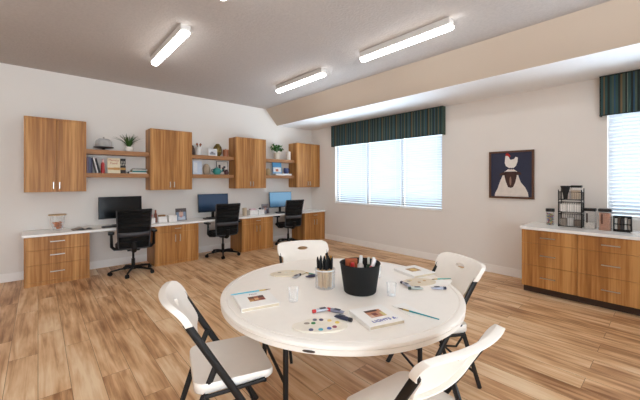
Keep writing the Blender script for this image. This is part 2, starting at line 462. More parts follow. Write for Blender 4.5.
def blind(y0, y1, z0, z1, label, n_pitch=0.047):
    root = thing('window_blind', label, 'blind', (XB + 0.045, (y0 + y1) / 2, z0), group='white slatted window blinds')
    hw = (y1 - y0) / 2; h = z1 - z0
    s_ = MB(); z = 0.05; tilt = R(42)
    dx, dz = 0.026 * math.cos(tilt), 0.026 * math.sin(tilt)
    while z < h - 0.06:
        s_.quad((-dx, -hw, z + dz), (-dx, hw, z + dz), (-0.002, hw, z + 0.003), (-0.002, -hw, z + 0.003))
        s_.quad((-0.002, -hw, z + 0.003), (-0.002, hw, z + 0.003), (dx, hw, z - dz), (dx, -hw, z - dz))
        z += n_pitch
    o = s_.build('slats', M['slat'], root)
    md = o.modifiers.new('thickness', 'SOLIDIFY'); md.thickness = 0.002
    MB().box(-0.028, 0.028, -hw, hw, h - 0.045, h, 0.003).build('headrail', M['white_gloss'], root)
    MB().box(-0.026, 0.026, -hw, hw, 0.0, 0.02, 0.003).build('bottom_rail', M['white_gloss'], root)
    for q in (-0.75, 0.75): MB().tube([(-0.029, q * hw, 0.02), (-0.029, q * hw, h - 0.045)], 0.0025, 6).build('ladder_cord', M['white_gloss'], root)
    return root
blind(4.742, 5.71, 0.972, 2.44, 'white slatted blind in the left third of the wide window')
blind(3.812, 4.714, 0.972, 2.44, 'white slatted blind in the middle of the wide window')
blind(2.895, 3.788, 0.972, 2.44, 'white slatted blind in the right third of the wide window')
blind(-0.49, 0.58, 1.042, 2.44, 'white slatted blind in the window above the drawer counter')
blind(-1.59, -0.52, 1.042, 2.44, 'white slatted blind beside the drawer counter, outside the photo')

def valance(y0, y1, label):
    root = thing('window_valance', label, 'valance', (XB, (y0 + y1) / 2, 2.365), group='striped window valances')
    hw = (y1 - y0) / 2; h = 2.885 - 2.365
    MB().box(-0.10, -0.085, -hw, hw, 0, h, 0.003).box(-0.085, 0, -hw, -hw + 0.015, 0, h).box(-0.085, 0, hw - 0.015, hw, 0, h).box(-0.085, 0, -hw + .015, hw - .015, h - 0.015, h).build('fabric_box', M['stripes'], root)
    MB().box(-0.103, -0.099, -hw - .002, hw + .002, 0.0, 0.012).box(-0.103, -0.099, -hw - .002, hw + .002, h - 0.014, h).build('piping', P((30, 40, 40), 0.9), root)
valance(2.815, 5.76, 'dark teal striped fabric valance over the wide window near the corner')
valance(-1.70, 0.66, 'dark teal and orange striped valance over the right window')

# ---------------------------------------------------------------- ceiling lamps
def ceiling_lamp(x, y, label):
    root = thing('ceiling_lamp', label, 'lamp', (x, y, ZC), group='linear ceiling lamps')
    MB().box(-0.055, 0.055, -0.625, 0.625, -0.075, 0.0, 0.004).build('housing', M['lamp_body'], root)
    lens = MB(); t = bmesh.new(); n = 10
    pr = [(0.048, -0.074)] + [(0.048 * math.cos(PI * k / n), -0.088 - 0.036 * math.sin(PI * k / n)) for k in range(n + 1)] + [(-0.048, -0.074)]
    rings = []
    for y_, sc in ((-0.64, 0.62), (-0.632, 0.88), (-0.615, 1), (0.615, 1), (0.632, 0.88), (0.64, 0.62)):
        rings.append([t.verts.new((px * sc, y_, -0.09 + (pz + 0.09) * sc)) for px, pz in pr])
    for A, B in zip(rings, rings[1:]):
        for k in range(len(pr)): t.faces.new((A[k], A[(k + 1) % len(pr)], B[(k + 1) % len(pr)], B[k]))
    t.faces.new(rings[0]); t.faces.new(rings[-1][::-1]); bmesh.ops.recalc_face_normals(t, faces=t.faces[:]); lens._add(t)
    lens.build('lens', M['lens'], root, True)
    return root
ceiling_lamp(1.235, 4.27, 'lit white linear ceiling lamp, leftmost of the three')
ceiling_lamp(3.325, 4.27, 'lit white linear ceiling lamp near the corner, smallest of the three in view')
ceiling_lamp(3.32, 2.225, 'lit white linear ceiling lamp nearest the sloping soffit, largest of the three')
ceiling_lamp(1.235, 2.09, 'lit white linear ceiling lamp above the round table, outside the photo')
ceiling_lamp(1.235, 0.10, 'added lit white linear ceiling lamp over the camera, outside the photo')  # unseen lamp, added to light the room
ceiling_lamp(3.325, 0.10, 'added lit white linear ceiling lamp over the right foreground, outside the photo')  # another unseen lamp added for room light
ceiling_lamp(-0.86, 4.27, 'added lit white linear ceiling lamp above the left wall end, outside the photo')  # unseen, put in to brighten the left wall

# ---------------------------------------------------------------- cabinets
def bar_handle(L, vertical, d=0.03):
    """a bar pull standing off a -Y facing front; origin at its middle"""
    b = MB(); h = L / 2
    if vertical:
        b.box(-0.006, 0.006, -d, -d + 0.010, -h, h, 0.002).box(-0.005, 0.005, -d + 0.010, 0, -h + 0.005, -h + 0.016).box(-0.005, 0.005, -d + 0.010, 0, h - 0.016, h - 0.005)
    else:
        b.box(-h, h, -d, -d + 0.010, -0.006, 0.006, 0.002).box(-h + 0.005, -h + 0.016, -d + 0.010, 0, -0.005, 0.005).box(h - 0.016, h - 0.005, -d + 0.010, 0, -0.005, 0.005)
    return b

def add_handle(front, x, y, z, L, vertical):
    o = bar_handle(L, vertical).build('handle', M['nickel'], front)
    o.location = (x, y, z); return o

def wall_cabinet(x0, x1, label):
    W = x1 - x0; D = 0.35; H = 1.12
    root = thing('wall_cabinet', label, 'cabinet', ((x0 + x1) / 2, YA - D, 1.345), group='wood wall cabinets')
    h = W / 2
    b = MB().box(-h, -h + 0.018, 0, D, 0, H).box(h - 0.018, h, 0, D, 0, H).box(-h + 0.018, h - 0.018, 0.020, D, 0, 0.018).box(-h + 0.018, h - 0.018, 0.020, D, H - 0.018, H).box(-h + 0.018, h - 0.018, D - 0.01, D, 0.018, H - 0.018)
    b.box(-h + 0.018, h - 0.018, 0.0, 0.018, H - 0.022, H)
    b.build('body', M['wood'], root)
    for s_ in (-1, 1):
        xa, xb = (-h + 0.020, -0.0015) if s_ < 0 else (0.0015, h - 0.020)
        d = MB().box(xa, xb, 0.001, 0.019, 0.002, H - 0.025, 0.001).build('door', M['wood'], root)
        add_handle(d, s_ * 0.036, 0.001, 0.10, 0.105, True)
UP = [(-0.155, 0.58), (1.515, 2.255), (3.19, 3.94), (4.84, 5.605)]
for (x0, x1), lb in zip(UP, ('two-door wood wall cabinet at the far left above the drawer unit',
                             'two-door wood wall cabinet second from left, between the first two monitors',
                             'two-door wood wall cabinet third from left, between plant shelf and mug shelf',
                             'two-door wood wall cabinet in the corner beside the wide window')):
    wall_cabinet(x0, x1, lb)

def floating_shelf(x0, x1, z0, z1, label):
    o = MB().box(-(x1 - x0) / 2, (x1 - x0) / 2, 0, 0.245, 0, z1 - z0, 0.001).build('floating_shelf', M['shelf_wood'])
    tag(o, label, 'shelf', 'floating wood shelves', ((x0 + x1) / 2, YA - 0.247, z0))
M['shelf_wood'] = wood('shelf_wood', (140, 94, 58), (166, 118, 76), (190, 142, 98), stretch=(0.9, 26, 26), broad=(0.12, 4.5, 4.5))
names = ('left', 'middle', 'right')
for i, (xa, xb) in enumerate(((0.581, 1.514), (2.256, 3.189), (3.941, 4.839))):
    n = ('between the two left cabinets', 'between the second and third cabinets', 'between the two right cabinets')[i]
    floating_shelf(xa, xb, 1.96, 2.035, 'upper floating wood shelf ' + n)
    floating_shelf(xa, xb, 1.57, 1.645, 'lower floating wood shelf ' + n)

YF = 6.09
def desk_cabinet(x0, x1, kind, label):
    W = x1 - x0; D = YA - 0.016 - YF; H = 0.708
    root = thing('desk_cabinet', label, 'cabinet', ((x0 + x1) / 2, YF, 0), group='wood base cabinets under the desk')
    h = W / 2
    b = MB().box(-h, -h + 0.018, 0, D, 0, H).box(h - 0.018, h, 0, D, 0, H).box(-h + 0.018, h - 0.018, 0.020, D, 0.06, 0.078).box(-h + 0.018, h - 0.018, 0.020, D, H - 0.018, H).box(-h + 0.018, h - 0.018, D - 0.01, D, 0.078, H - 0.018)
    b.box(-h + 0.018, h - 0.018, 0.002, 0.018, 0.0, 0.055)
    b.build('body', M['wood'], root)
    if kind == 'drawers':
        for z0, z1 in ((0.510, 0.702), (0.300, 0.507), (0.058, 0.297)):
            d = MB().box(-h + 0.020, h - 0.020, 0.0, 0.018, z0, z1, 0.001).build('drawer', M['wood'], root)
            add_handle(d, -0.01, 0, z1 - 0.075 if z0 > .1 else z1 - 0.11, 0.17, False)
    else:
        d = MB().box(-h + 0.020, h - 0.020, 0.0, 0.018, 0.585, 0.702, 0.001).build('drawer', M['wood'], root)
        add_handle(d, 0, 0, 0.645, 0.11, False)
        for s_ in (-1, 1):
            xa, xb = (-h + 0.020, -0.0015) if s_ < 0 else (0.0015, h - 0.020)
            d = MB().box(xa, xb, 0.0, 0.018, 0.058, 0.582, 0.001).build('door', M['wood'], root)
            add_handle(d, s_ * 0.042, 0, 0.47, 0.13, True)
desk_cabinet(-0.150, 0.603, 'drawers', 'wood base cabinet with three drawers at the left end of the desk')
desk_cabinet(1.535, 2.302, 'doors', 'two-door wood base cabinet between the first two office chairs')
desk_cabinet(3.220, 3.992, 'doors', 'two-door wood base cabinet between the second and third office chairs')
desk_cabinet(4.93, 5.594, 'doors', 'two-door wood base cabinet at the window end of the desk')
tag(MB().box(-0.172, 5.594, 0, YA - 0.002 - 6.065, 0, 0.035, 0.002).build('worktop', M['quartz']),
    'long white worktop running along the desk wall', 'worktop', 'white worktops', (0, 6.065, 0.710))

# right drawer counter
def drawer_cabinet(y1, y0, label):
    root = thing('drawer_cabinet', label, 'cabinet', (4.97, (y0 + y1) / 2, 0), R(-90), 'wood drawer cabinets under the right worktop')
    h = (y1 - y0) / 2; D = XB - 0.016 - 4.97; H = 0.857      # local: -Y faces the room
    MB().box(-h, -h + 0.018, 0.0, D, 0.10, H).box(h - 0.018, h, 0.0, D, 0.10, H).box(-h + .018, h - .018, 0.02, D, 0.10, 0.118).box(-h + .018, h - .018, 0.02, D, H - .018, H).box(-h + .018, h - .018, D - .01, D, .118, H - .018).build('body', M['wood'], root)
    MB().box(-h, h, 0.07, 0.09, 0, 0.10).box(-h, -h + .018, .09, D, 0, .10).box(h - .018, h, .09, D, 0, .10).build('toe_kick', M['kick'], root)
    for z0, z1, zh in ((0.682, 0.853, 0.765), (0.387, 0.679, 0.530), (0.101, 0.384, 0.240)):
        d = MB().box(-h + 0.002, h - 0.002, -0.019, -0.001, z0, z1, 0.001).build('drawer', M['wood'], root)
        add_handle(d, 0, -0.019, zh, 0.165, False)
drawer_cabinet(1.400, 0.800, 'wood cabinet of three drawers at the left end of the right counter')
drawer_cabinet(0.799, 0.190, 'wood cabinet of three drawers below the right window and canisters')
drawer_cabinet(0.189, -0.42, 'wood cabinet of three drawers cut off by the right edge')
tag(MB().box(4.935, XB - 0.002, -0.43, 1.415, 0, 0.036, 0.002).build('worktop', M['quartz']),
    'white worktop on the drawer cabinets below the right window', 'worktop', 'white worktops', (0, 0, 0.859))

# ---------------------------------------------------------------- picture of a sheep with a hen on its head
pic = thing('framed_picture', 'square framed picture of a white hen standing on a sheep, navy background', 'picture', (XB, 1.732, 1.612), R(-90))
# local: x right along wall as seen, -Y to the room, z up
f = MB(); o_, i_ = 0.375, 0.345
oz = 0.378
f.box(-0.318, 0.318, -0.035, 0, oz - 0.028, oz, 0.002).box(-0.318, 0.318, -0.035, 0, -oz, -oz + 0.028, 0.002).box(-0.318, -0.290, -0.035, 0, -oz + 0.028, oz - 0.028, 0.002).box(0.290, 0.318, -0.035, 0, -oz + 0.028, oz - 0.028, 0.002)
f.build('frame', P((92, 58, 36), 0.45), pic)
MB().box(-0.290, 0.290, -0.018, -0.002, -oz + 0.028, oz - 0.028).build('canvas', P((38, 42, 66), 0.6), pic)
FLAT = Matrix.Rotation(R(90), 4, 'X')
def flat(name, pts, y, c, par=pic):
    m_ = Matrix.Translation((0, y, 0)) @ FLAT
    return MB().prism(pts, 0, 0.0012, mat=m_).build(name, P(c, 0.7), par)
def ell(cx, cy, a, b, n=24, rot=0):
    return [(cx + a * math.cos(2 * PI * k / n) * math.cos(rot) - b * math.sin(2 * PI * k / n) * math.sin(rot), cy + a * math.cos(2 * PI * k / n) * math.sin(rot) + b * math.sin(2 * PI * k / n) * math.cos(rot)) for k in range(n)]
flat('sheep_body', [(-0.235, -0.345), (-0.225, -0.29), (-0.19, -0.22), (-0.16, -0.12), (-0.12, -0.02), (-0.10, 0.04), (-0.04, 0.085), (0.04, 0.085), (0.09, 0.05), (0.11, -0.03), (0.14, -0.12), (0.20, -0.2), (0.235, -0.28), (0.245, -0.345)], -0.018, (226, 216, 206))
flat('sheep_head', [(-0.08, 0.05), (0.075, 0.05), (0.085, -0.02), (0.065, -0.12), (0.035, -0.195), (0.0, -0.21), (-0.04, -0.195), (-0.07, -0.11), (-0.09, -0.02)], -0.0192, (66, 40, 32))
flat('sheep_ear', [(-0.06, 0.035), (-0.10, 0.045), (-0.155, 0.02), (-0.165, -0.01), (-0.12, -0.01), (-0.065, -0.01)], -0.0192, (66, 40, 32))
flat('sheep_ear', [(0.055, 0.035), (0.10, 0.05), (0.145, 0.03), (0.15, 0.0), (0.11, -0.005), (0.06, -0.01)], -0.0192, (66, 40, 32))
flat('sheep_nose', ell(-0.003, -0.10, 0.014, 0.07), -0.0204, (150, 116, 100))
flat('hen_body', [(-0.085, 0.19), (-0.07, 0.14), (-0.02, 0.105), (0.04, 0.105), (0.075, 0.14), (0.095, 0.20), (0.10, 0.265), (0.07, 0.28), (0.045, 0.245), (0.0, 0.235), (-0.02, 0.26), (-0.025, 0.30), (-0.05, 0.315), (-0.075, 0.30), (-0.08, 0.25)], -0.0192, (234, 228, 220))
flat('hen_comb', [(-0.075, 0.30), (-0.07, 0.335), (-0.045, 0.345), (-0.02, 0.325), (0.0, 0.29), (-0.02, 0.275), (-0.045, 0.30)], -0.0204, (176, 40, 36))
flat('hen_leg', [(-0.012, 0.11), (-0.004, 0.11), (-0.004, 0.075), (-0.012, 0.075)], -0.0204, (60, 40, 30))
flat('hen_leg', [(0.018, 0.11), (0.026, 0.11), (0.026, 0.075), (0.018, 0.075)], -0.0204, (60, 40, 30))

# ---------------------------------------------------------------- monitors and keyboards
def monitor(x, label, scr='screen'):
    root = thing('computer_monitor', label, 'monitor', (x, 6.40, 0.745), group='flat black computer monitors')
    TILT = Matrix.Translation((0, 0, 0.31)) @ Matrix.Rotation(R(-4.5), 4, 'X') @ Matrix.Translation((0, 0, -0.31))
    zb = 0.125; w2 = 0.322; h = 0.372
    MB().box(-w2, w2, 0.0, 0.028, zb, zb + h, 0.003, mat=TILT).build('casing', M['black'], root)
    MB().box(-w2 + 0.008, w2 - 0.008, -0.0015, 0.0, zb + 0.014, zb + h - 0.008, mat=TILT).build('screen', M[scr], root)
    MB().box(-0.03, 0.03, 0.034, 0.05, 0.008, zb + 0.15, 0.003).build('neck', M['black'], root)
    MB().prism(rounded(0.24, 0.17, 0.03), 0.0, 0.009, mat=Matrix.Translation((0, 0.035, 0))).build('base', M['black'], root)
    return root
def lit(name, a, b, st):  # coloured screen glow standing in for reflected window light
    m, nt, bs = nodes(name)
    tc = N(nt, 'ShaderNodeTexCoord'); sp = N(nt, 'ShaderNodeSeparateXYZ'); mr = N(nt, 'ShaderNodeMapRange')
    mr.inputs['From Min'].default_value = 0.13; mr.inputs['From Max'].default_value = 0.30
    nt.links.new(tc.outputs['Object'], sp.inputs[0]); nt.links.new(sp.outputs['Z'], mr.inputs['Value'])
    mx = N(nt, 'ShaderNodeMix'); mx.data_type = 'RGBA'; mx.inputs[6].default_value = lin(a); mx.inputs[7].default_value = lin(b)
    nt.links.new(mr.outputs[0], mx.inputs[0]); nt.links.new(mx.outputs[2], bs.inputs['Emission Color'])
    bs.inputs['Emission Strength'].default_value = st; bs.inputs['Base Color'].default_value = lin((12, 14, 17)); bs.inputs['Roughness'].default_value = 0.2
    return m
M['screen_reflection_dim'] = lit('painted_dim_reflection', (14, 20, 30), (34, 54, 78), 0.6)
M['screen_reflection_blue'] = lit('painted_pale_reflection', (40, 70, 98), (112, 156, 188), 0.6)
m1 = monitor(1.075, 'black computer monitor with an unlit dark screen, leftmost on the desk')
monitor(2.735, 'black computer monitor with dim navy screen behind the middle office chair', 'screen_reflection_dim')
monitor(4.425, 'black computer monitor with pale blue screen, nearest the wide window', 'screen_reflection_blue')
kb = thing('computer_keyboard', 'black keyboard in front of the leftmost monitor', 'keyboard', (0.99, 6.255, 0.7455), 0, 'black keyboards')
MB().box(-0.21, 0.21, -0.06, 0.06, 0, 0.014, 0.004).build('casing', M['black'], kb)
k_ = MB()
for r_ in range(5):
    for c_ in range(14): k_.box(-0.200 + c_ * 0.0287, -0.176 + c_ * 0.0287, -0.052 + r_ * 0.021, -0.034 + r_ * 0.021, 0.014, 0.019)
k_.build('keys', M['graphite'], kb)
dup(kb, (2.68, 6.255, 0.7455), 0, 'black keyboard in front of the middle monitor')
dup(kb, (4.42, 6.255, 0.7455), 0, 'black keyboard in front of the monitor nearest the window')

# ---------------------------------------------------------------- office chairs  (front = +X)
def office_chair(label):
    root = thing('office_chair', label, 'office chair', group='black mesh office chairs')
    base = MB().lathe([(0, 0.07), (0.045, 0.07), (0.05, 0.10), (0.03, 0.125), (0, 0.125)], 20).build('base_hub', M['black'], root, True)
    for k in range(5):
        a = 2 * PI * k / 5 + R(18); c, s_ = math.cos(a), math.sin(a)
        leg = MB().tube([(0.03 * c, 0.03 * s_, 0.098), (0.18 * c, 0.18 * s_, 0.088), (0.315 * c, 0.315 * s_, 0.066)], 0.024, 8, 0.75, r_end=0.016).build('base_leg', M['black'], root, True)
        rot = Matrix.Translation((0.32 * c, 0.32 * s_, 0.03)) @ Matrix.Rotation(a + 0.6, 4, 'Z') @ Matrix.Rotation(R(90), 4, 'X')
        w_ = MB().lathe([(0, -0.024), (0.028, -0.024), (0.030, -0.020), (0.030, -0.006), (0.02, -0.004), (0.02, 0.004), (0.030, 0.006), (0.030, 0.020), (0.028, 0.024), (0, 0.024)], 18, mat=rot)
        w_.tube([(0.318 * c, 0.318 * s_, 0.04), (0.318 * c, 0.318 * s_, 0.068)], 0.008, 8)
        w_.build('caster', M['black'], leg, True)
    MB().lathe([(0, 0.12), (0.027, 0.12), (0.027, 0.24), (0.017, 0.245), (0.017, 0.39), (0, 0.39)], 16).build('gas_column', M['black'], root, True)
    MB().box(-0.13, 0.12, -0.09, 0.09, 0.385, 0.425, 0.012).build('mechanism', M['black'], root, True)
    seat = MB(); t = bmesh.new(); nx, ny = 16, 16; g = []
    out = rounded(0.50, 0.50, 0.12, 6)
    seat.prism(out, 0.425, 0.50, mat=Matrix.Translation((0.03, 0, 0)), bev=0.022)
    t.free()
    seat.build('seat', M['black_cloth'], root, True)
    # backrest: curved mesh panel in a frame, leaning back
    def bp(u, v):      # u -1..1 across, v 0..1 up
        z = 0.46 + 0.60 * v
        x = -0.235 - 0.10 * v + 0.035 * math.sin(v * PI * 0.9) * 1.0 - 0.045 * (1 - u * u)
        y = u * (0.205 + 0.03 * max(v, 0) ** 0.7)
        return Vector((x, y, z))
    bk = MB(); NU, NV = 14, 22
    vs = [[bk.bm.verts.new(bp(-1 + 2 * i / NU, j / NV)) for i in range(NU + 1)] for j in range(NV + 1)]
    for j in range(NV):
        for i in range(NU): bk.bm.faces.new((vs[j][i], vs[j][i + 1], vs[j + 1][i + 1], vs[j + 1][i]))
    b = bk.build('backrest', M['mesh'], root, True)
    md = b.modifiers.new('thickness', 'SOLIDIFY'); md.thickness = 0.006
    fr = [bp(-1, j / 12) for j in range(12, -1, -1)] + [bp(-1 + 2 * i / 10, -0.015) for i in range(1, 10)] + [bp(1, j / 12) for j in range(0, 13)]
    MB().tube(fr, 0.012, 8).build('back_frame', M['graphite'], root, True)
    MB().tube([bp(-1 + 2 * i / 12, 1.0) for i in range(13)], 0.013, 8).build('top_rail', M['black'], root, True)
    lb = MB(); q = [[lb.bm.verts.new(bp(-0.96 + 1.92 * i / 12, 0.30 + 0.11 * j) + Vector((-0.012, 0, 0))) for i in range(13)] for j in range(2)]
    for i in range(12): lb.bm.faces.new((q[0][i], q[0][i + 1], q[1][i + 1], q[1][i]))
    l_ = lb.build('lumbar_band', M['graphite'], root, True); md = l_.modifiers.new('thickness', 'SOLIDIFY'); md.thickness = 0.01
    MB().tube([(-0.10, 0, 0.405), (-0.22, 0, 0.40), (-0.285, 0, 0.45), (-0.295, 0, 0.56)], 0.025, 8, 1.6).build('back_bracket', M['black'], root, True)
    for s_ in (-1, 1):
        ar = MB().tube([(0.0, s_ * 0.15, 0.41), (0.0, s_ * 0.26, 0.42), (-0.01, s_ * 0.298, 0.46), (-0.02, s_ * 0.302, 0.66)], 0.019, 8, 1.3).build('armrest', M['black'], root, True)
        MB().prism(rounded(0.25, 0.085, 0.035), 0.66, 0.69, mat=Matrix.Translation((0.02, s_ * 0.305, 0)), bev=0.006).build('arm_pad', M['black'], ar, True)
    return root
oc = office_chair('black mesh office chair at the left desk place, nearest the camera')
oc.location = (1.17, 5.93, 0); oc.rotation_euler = (0, 0, R(82))
dup(oc, (2.80, 6.10, 0), R(84), 'black mesh office chair at the middle desk place')
dup(oc, (4.50, 6.20, 0), R(84), 'black mesh office chair at the right desk place, farthest away')

# ---------------------------------------------------------------- round folding table
TC = (1.666, 1.646); TR = 0.845; TZ = 0.740
tb = thing('folding_table', 'round white plastic folding table in the foreground on dark legs', 'table', (TC[0], TC[1], 0))
MB().lathe([(0, TZ), (TR - 0.045, TZ), (TR - 0.042, TZ - 0.004), (TR - 0.037, TZ - 0.004), (TR - 0.034, TZ), (TR - 0.010, TZ - 0.001), (TR - 0.002, TZ - 0.006), (TR, TZ - 0.014), (TR, TZ - 0.021), (TR - 0.007, TZ - 0.0225), (TR - 0.007, TZ - 0.0255), (TR - 0.002, TZ - 0.027), (TR - 0.004, TZ - 0.052), (TR - 0.012, TZ - 0.058), (TR - 0.03, TZ - 0.058), (TR - 0.035, TZ - 0.04), (0, TZ - 0.04)], 128).build('tabletop', M['white_plastic'], tb, True)
# dark oval recess on the rim
ang = math.atan2(1.19 - TC[1], 1.0 - TC[0])
MB().prism(ell(0, 0, 0.032, 0.006), -0.004, 0.004, mat=Matrix.Translation((math.cos(ang) * (TR - 0.003), math.sin(ang) * (TR - 0.003), TZ - 0.040)) @ Matrix.Rotation(ang + PI / 2, 4, 'Z') @ Matrix.Rotation(R(90), 4, 'X')).build('rim_latch', P((60, 50, 44), .5), tb)
for base_deg in (161, 341):
    A = R(base_deg); ax = Vector((math.cos(A), math.sin(A), 0)); bx_ = Vector((-math.sin(A), math.cos(A), 0))
    fr = MB().tube([ax * 0.50 - bx_ * 0.30 + Vector((0, 0, 0.685)), ax * 0.50 + bx_ * 0.30 + Vector((0, 0, 0.685))], 0.014, 10)
    MB().tube([ax * 0.50 - bx_ * 0.28 + Vector((0, 0, 0.30)), ax * 0.50 + bx_ * 0.28 + Vector((0, 0, 0.30))], 0.011, 8).build('crossbar', M['bronze'], tb, True)
    fo = fr.build('leg_frame', M['bronze'], tb, True)
    for s_ in (-1, 1):
        p = ax * 0.50 + bx_ * 0.28 * s_
        MB().tube([p + Vector((0, 0, 0.69)), p + Vector((0, 0, 0.0))], 0.0165, 12).build('leg', M['bronze'], tb, True)
        MB().tube([p + Vector((0, 0, 0.52)), p * 0.55 + ax * 0.02 + Vector((0, 0, 0.685))], 0.010, 8).build('brace', M['bronze'], tb, True)
        MB().box(-0.03, 0.03, -0.025, 0.025, 0.60, 0.70, 0.004, mat=Matrix.Translation(p) @ Matrix.Rotation(A, 4, 'Z')).build('leg_bracket', M['black'], tb)

# ---------------------------------------------------------------- folding chairs (front = +X)
def tube_x(z): return -0.305 + 0.535 * (0.90 - z) / 0.90       # the main tubes' line
def spoke_sheet(hole, outer, n, rings, mapf, lip):
    """a sheet between a hole ring and an outer ring, mapped to 3-D, with an extra lip ring"""
    H = resample(hole, n); O = resample(outer, n)
    # align starts
    bm = bmesh.new(); R_ = []
    for j in range(rings + 1):
        f_ = j / rings
        R_.append([bm.verts.new(mapf(H[k].lerp(O[k], f_), 0)) for k in range(n)])
    R_.append([bm.verts.new(mapf(O[k], lip)) for k in range(n)])
    for A, B in zip(R_, R_[1:]):
        for k in range(n): bm.faces.new((A[k], A[(k + 1) % n], B[(k + 1) % n], B[k]))
    return bm
def folding_chair(label):
    root = thing('folding_chair', label, 'chair', group='white folding chairs around the round table')
    # back panel, in (y, z-from-middle) coordinates, starting at +y axis, counter-clockwise
    hole = [(0.055 * math.cos(2 * PI * k / 48), 0.055 + 0.017 * math.sin(2 * PI * k / 48)) for k in range(48)]
    top, bot = 0.115, -0.125
    right = [(0.212, -0.02), (0.214, -0.005), (0.226, 0.008), (0.252, 0.012), (0.257, 0.02), (0.257, 0.085), (0.248, 0.104), (0.228, 0.113), (0.19, top), (0.10, top + 0.001), (0.0, top + 0.002)]
    low = [(-0.212, -0.02), (-0.207, -0.08), (-0.195, -0.112), (-0.17, bot), (0.0, bot - 0.008), (0.17, bot), (0.195, -0.112), (0.207, -0.08)]
    outer = right + [(-y, z) for y, z in reversed(right[:-1])] + low[1:]
    # remove the duplicated start
    def mapf(p, lip):
        y, dz = p[0], p[1]
        z = 0.785 + dz
        cap = max(0.0, (dz - 0.045) / 0.075)
        bulge = 0.045 * (1 - (abs(y) / 0.257) ** 2.0)
        x = tube_x(z) + 0.024 - bulge - 0.02 * cap * cap - lip
        return Vector((x, y, z - (0.004 if lip else 0) * (1 if dz > 0 else -1)))
    n = 72
    bm = bmesh.new()
    # angular resampling about the hole centre keeps spokes tidy
    def ring_at(poly, cy):
        out = []
        for k in range(n):
            a = 2 * PI * k / n; d = Vector((math.cos(a) , math.sin(a)))
            best = None
            for p0, p1 in zip(poly, poly[1:] + poly[:1]):
                ax_, ay_ = p0[0], p0[1] - cy; bx2, by2 = p1[0], p1[1] - cy
                ex, ey = bx2 - ax_, by2 - ay_
                den = d.x * ey - d.y * ex
                if abs(den) < 1e-12: continue
                t_ = (ax_ * ey - ay_ * ex) / den
                u_ = (ax_ * d.y - ay_ * d.x) / den
                if t_ > 0 and -1e-6 <= u_ <= 1 + 1e-6 and (best is None or t_ > best): best = t_
            out.append(Vector((d.x * best, d.y * best + cy)))
        return out
    H = ring_at(hole, 0.055); O = ring_at(outer, 0.055); rings = 9; RR = []
    RR.append([bm.verts.new(mapf(H[k], 0.016)) for k in range(n)])
    for j in range(rings + 1): RR.append([bm.verts.new(mapf(H[k].lerp(O[k], j / rings), 0)) for k in range(n)])
    RR.append([bm.verts.new(mapf(O[k], 0.034)) for k in range(n)])
    for A, B in zip(RR, RR[1:]):
        for k in range(n): bm.faces.new((A[k], A[(k + 1) % n], B[(k + 1) % n], B[k]))
    bmesh.ops.recalc_face_normals(bm, faces=bm.faces[:])
    mb = MB(); mb._add(bm); o = mb.build('backrest', M['white_plastic'], root, True)
    md = o.modifiers.new('thickness', 'SOLIDIFY'); md.thickness = 0.007; md.offset = 0
    mdb = o.modifiers.new('soft_edge', 'BEVEL'); mdb.width = 0.004; mdb.segments = 2; mdb.limit_method = 'ANGLE'
    # seat: gently dished plate with a turned-down rim
    out = [Vector(p) for p in rounded(0.42, 0.44, 0.06, 8)]
    bm = bmesh.new(); c = bm.verts.new((0.0, 0, 0.462)); RR = []
    def sm(p, f_):
        x, y = p.x * f_, p.y * f_
        z = 0.462 + 0.010 * (abs(y) / 0.22) ** 2 + (0.006 * (-x / 0.21) ** 3 if x < 0 else -0.014 * (x / 0.21) ** 3)
        return (x, y, z)
    for j in range(1, 9): RR.append([bm.verts.new(sm(p, j / 8)) for p in out])
    RR.append([bm.verts.new((p.x * 1.012, p.y * 1.012, sm(p, 1)[2] - 0.008)) for p in out])
    RR.append([bm.verts.new((p.x * 1.012, p.y * 1.012, 0.425)) for p in out])
    m_ = len(out)
    for k in range(m_): bm.faces.new((c, RR[0][k], RR[0][(k + 1) % m_]))
    for A, B in zip(RR, RR[1:]):
        for k in range(m_): bm.faces.new((A[k], B[k], B[(k + 1) % m_], A[(k + 1) % m_]))
    bmesh.ops.recalc_face_normals(bm, faces=bm.faces[:])
    mb = MB(); mb._add(bm); o = mb.build('seat', M['white_plastic'], root, True)
    md = o.modifiers.new('thickness', 'SOLIDIFY'); md.thickness = 0.006; md.offset = -1
    W = 0.238
    for s_ in (-1, 1):
        MB().tube([(tube_x(0.81), s_ * W, 0.81), (tube_x(0.45), s_ * W, 0.45), (tube_x(0.012), s_ * W, 0.0)], 0.019, 10, 0.62).build('main_tube', M['bronze'], root, True)
        MB().tube([(tube_x(0.56), s_ * (W - 0.026), 0.56), (-0.17, s_ * (W - 0.026), 0.40), (-0.30, s_ * (W - 0.026), 0.0)], 0.017, 10, 0.6).build('rear_leg', M['bronze'], root, True)
        MB().tube([(-0.165, s_ * (W - 0.007), 0.415), (0.02, s_ * (W - 0.007), 0.418), (0.15, s_ * (W - 0.007), 0.424)], 0.012, 8, 0.6).build('seat_rail', M['bronze'], root, True)
        MB().tube([(-0.165, s_ * (W - 0.02), 0.41), (-0.10, s_ * (W - 0.02), 0.33), (0.03, s_ * (W - 0.02), 0.35)], 0.008, 6).build('link_bar', M['bronze'], root, True)
    MB().tube([(tube_x(0.13), -W, 0.13), (tube_x(0.13), W, 0.13)], 0.009, 8).build('front_crossbar', M['bronze'], root, True)
    MB().tube([(-0.265, -W + .026, 0.11), (-0.265, W - .026, 0.11)], 0.009, 8).build('rear_crossbar', M['bronze'], root, True)
    return root
fc = folding_chair('white folding chair at the left of the round table, seen from its side')
fc.location = (0.855, 1.77, 0); fc.rotation_euler = (0, 0, R(-16))
dup(fc, (1.877, 2.230, 0), R(247), 'white folding chair behind the round table, facing the camera')
dup(fc, (2.262, 1.285, 0), R(150), 'white folding chair at the right of the round table, before the window wall')
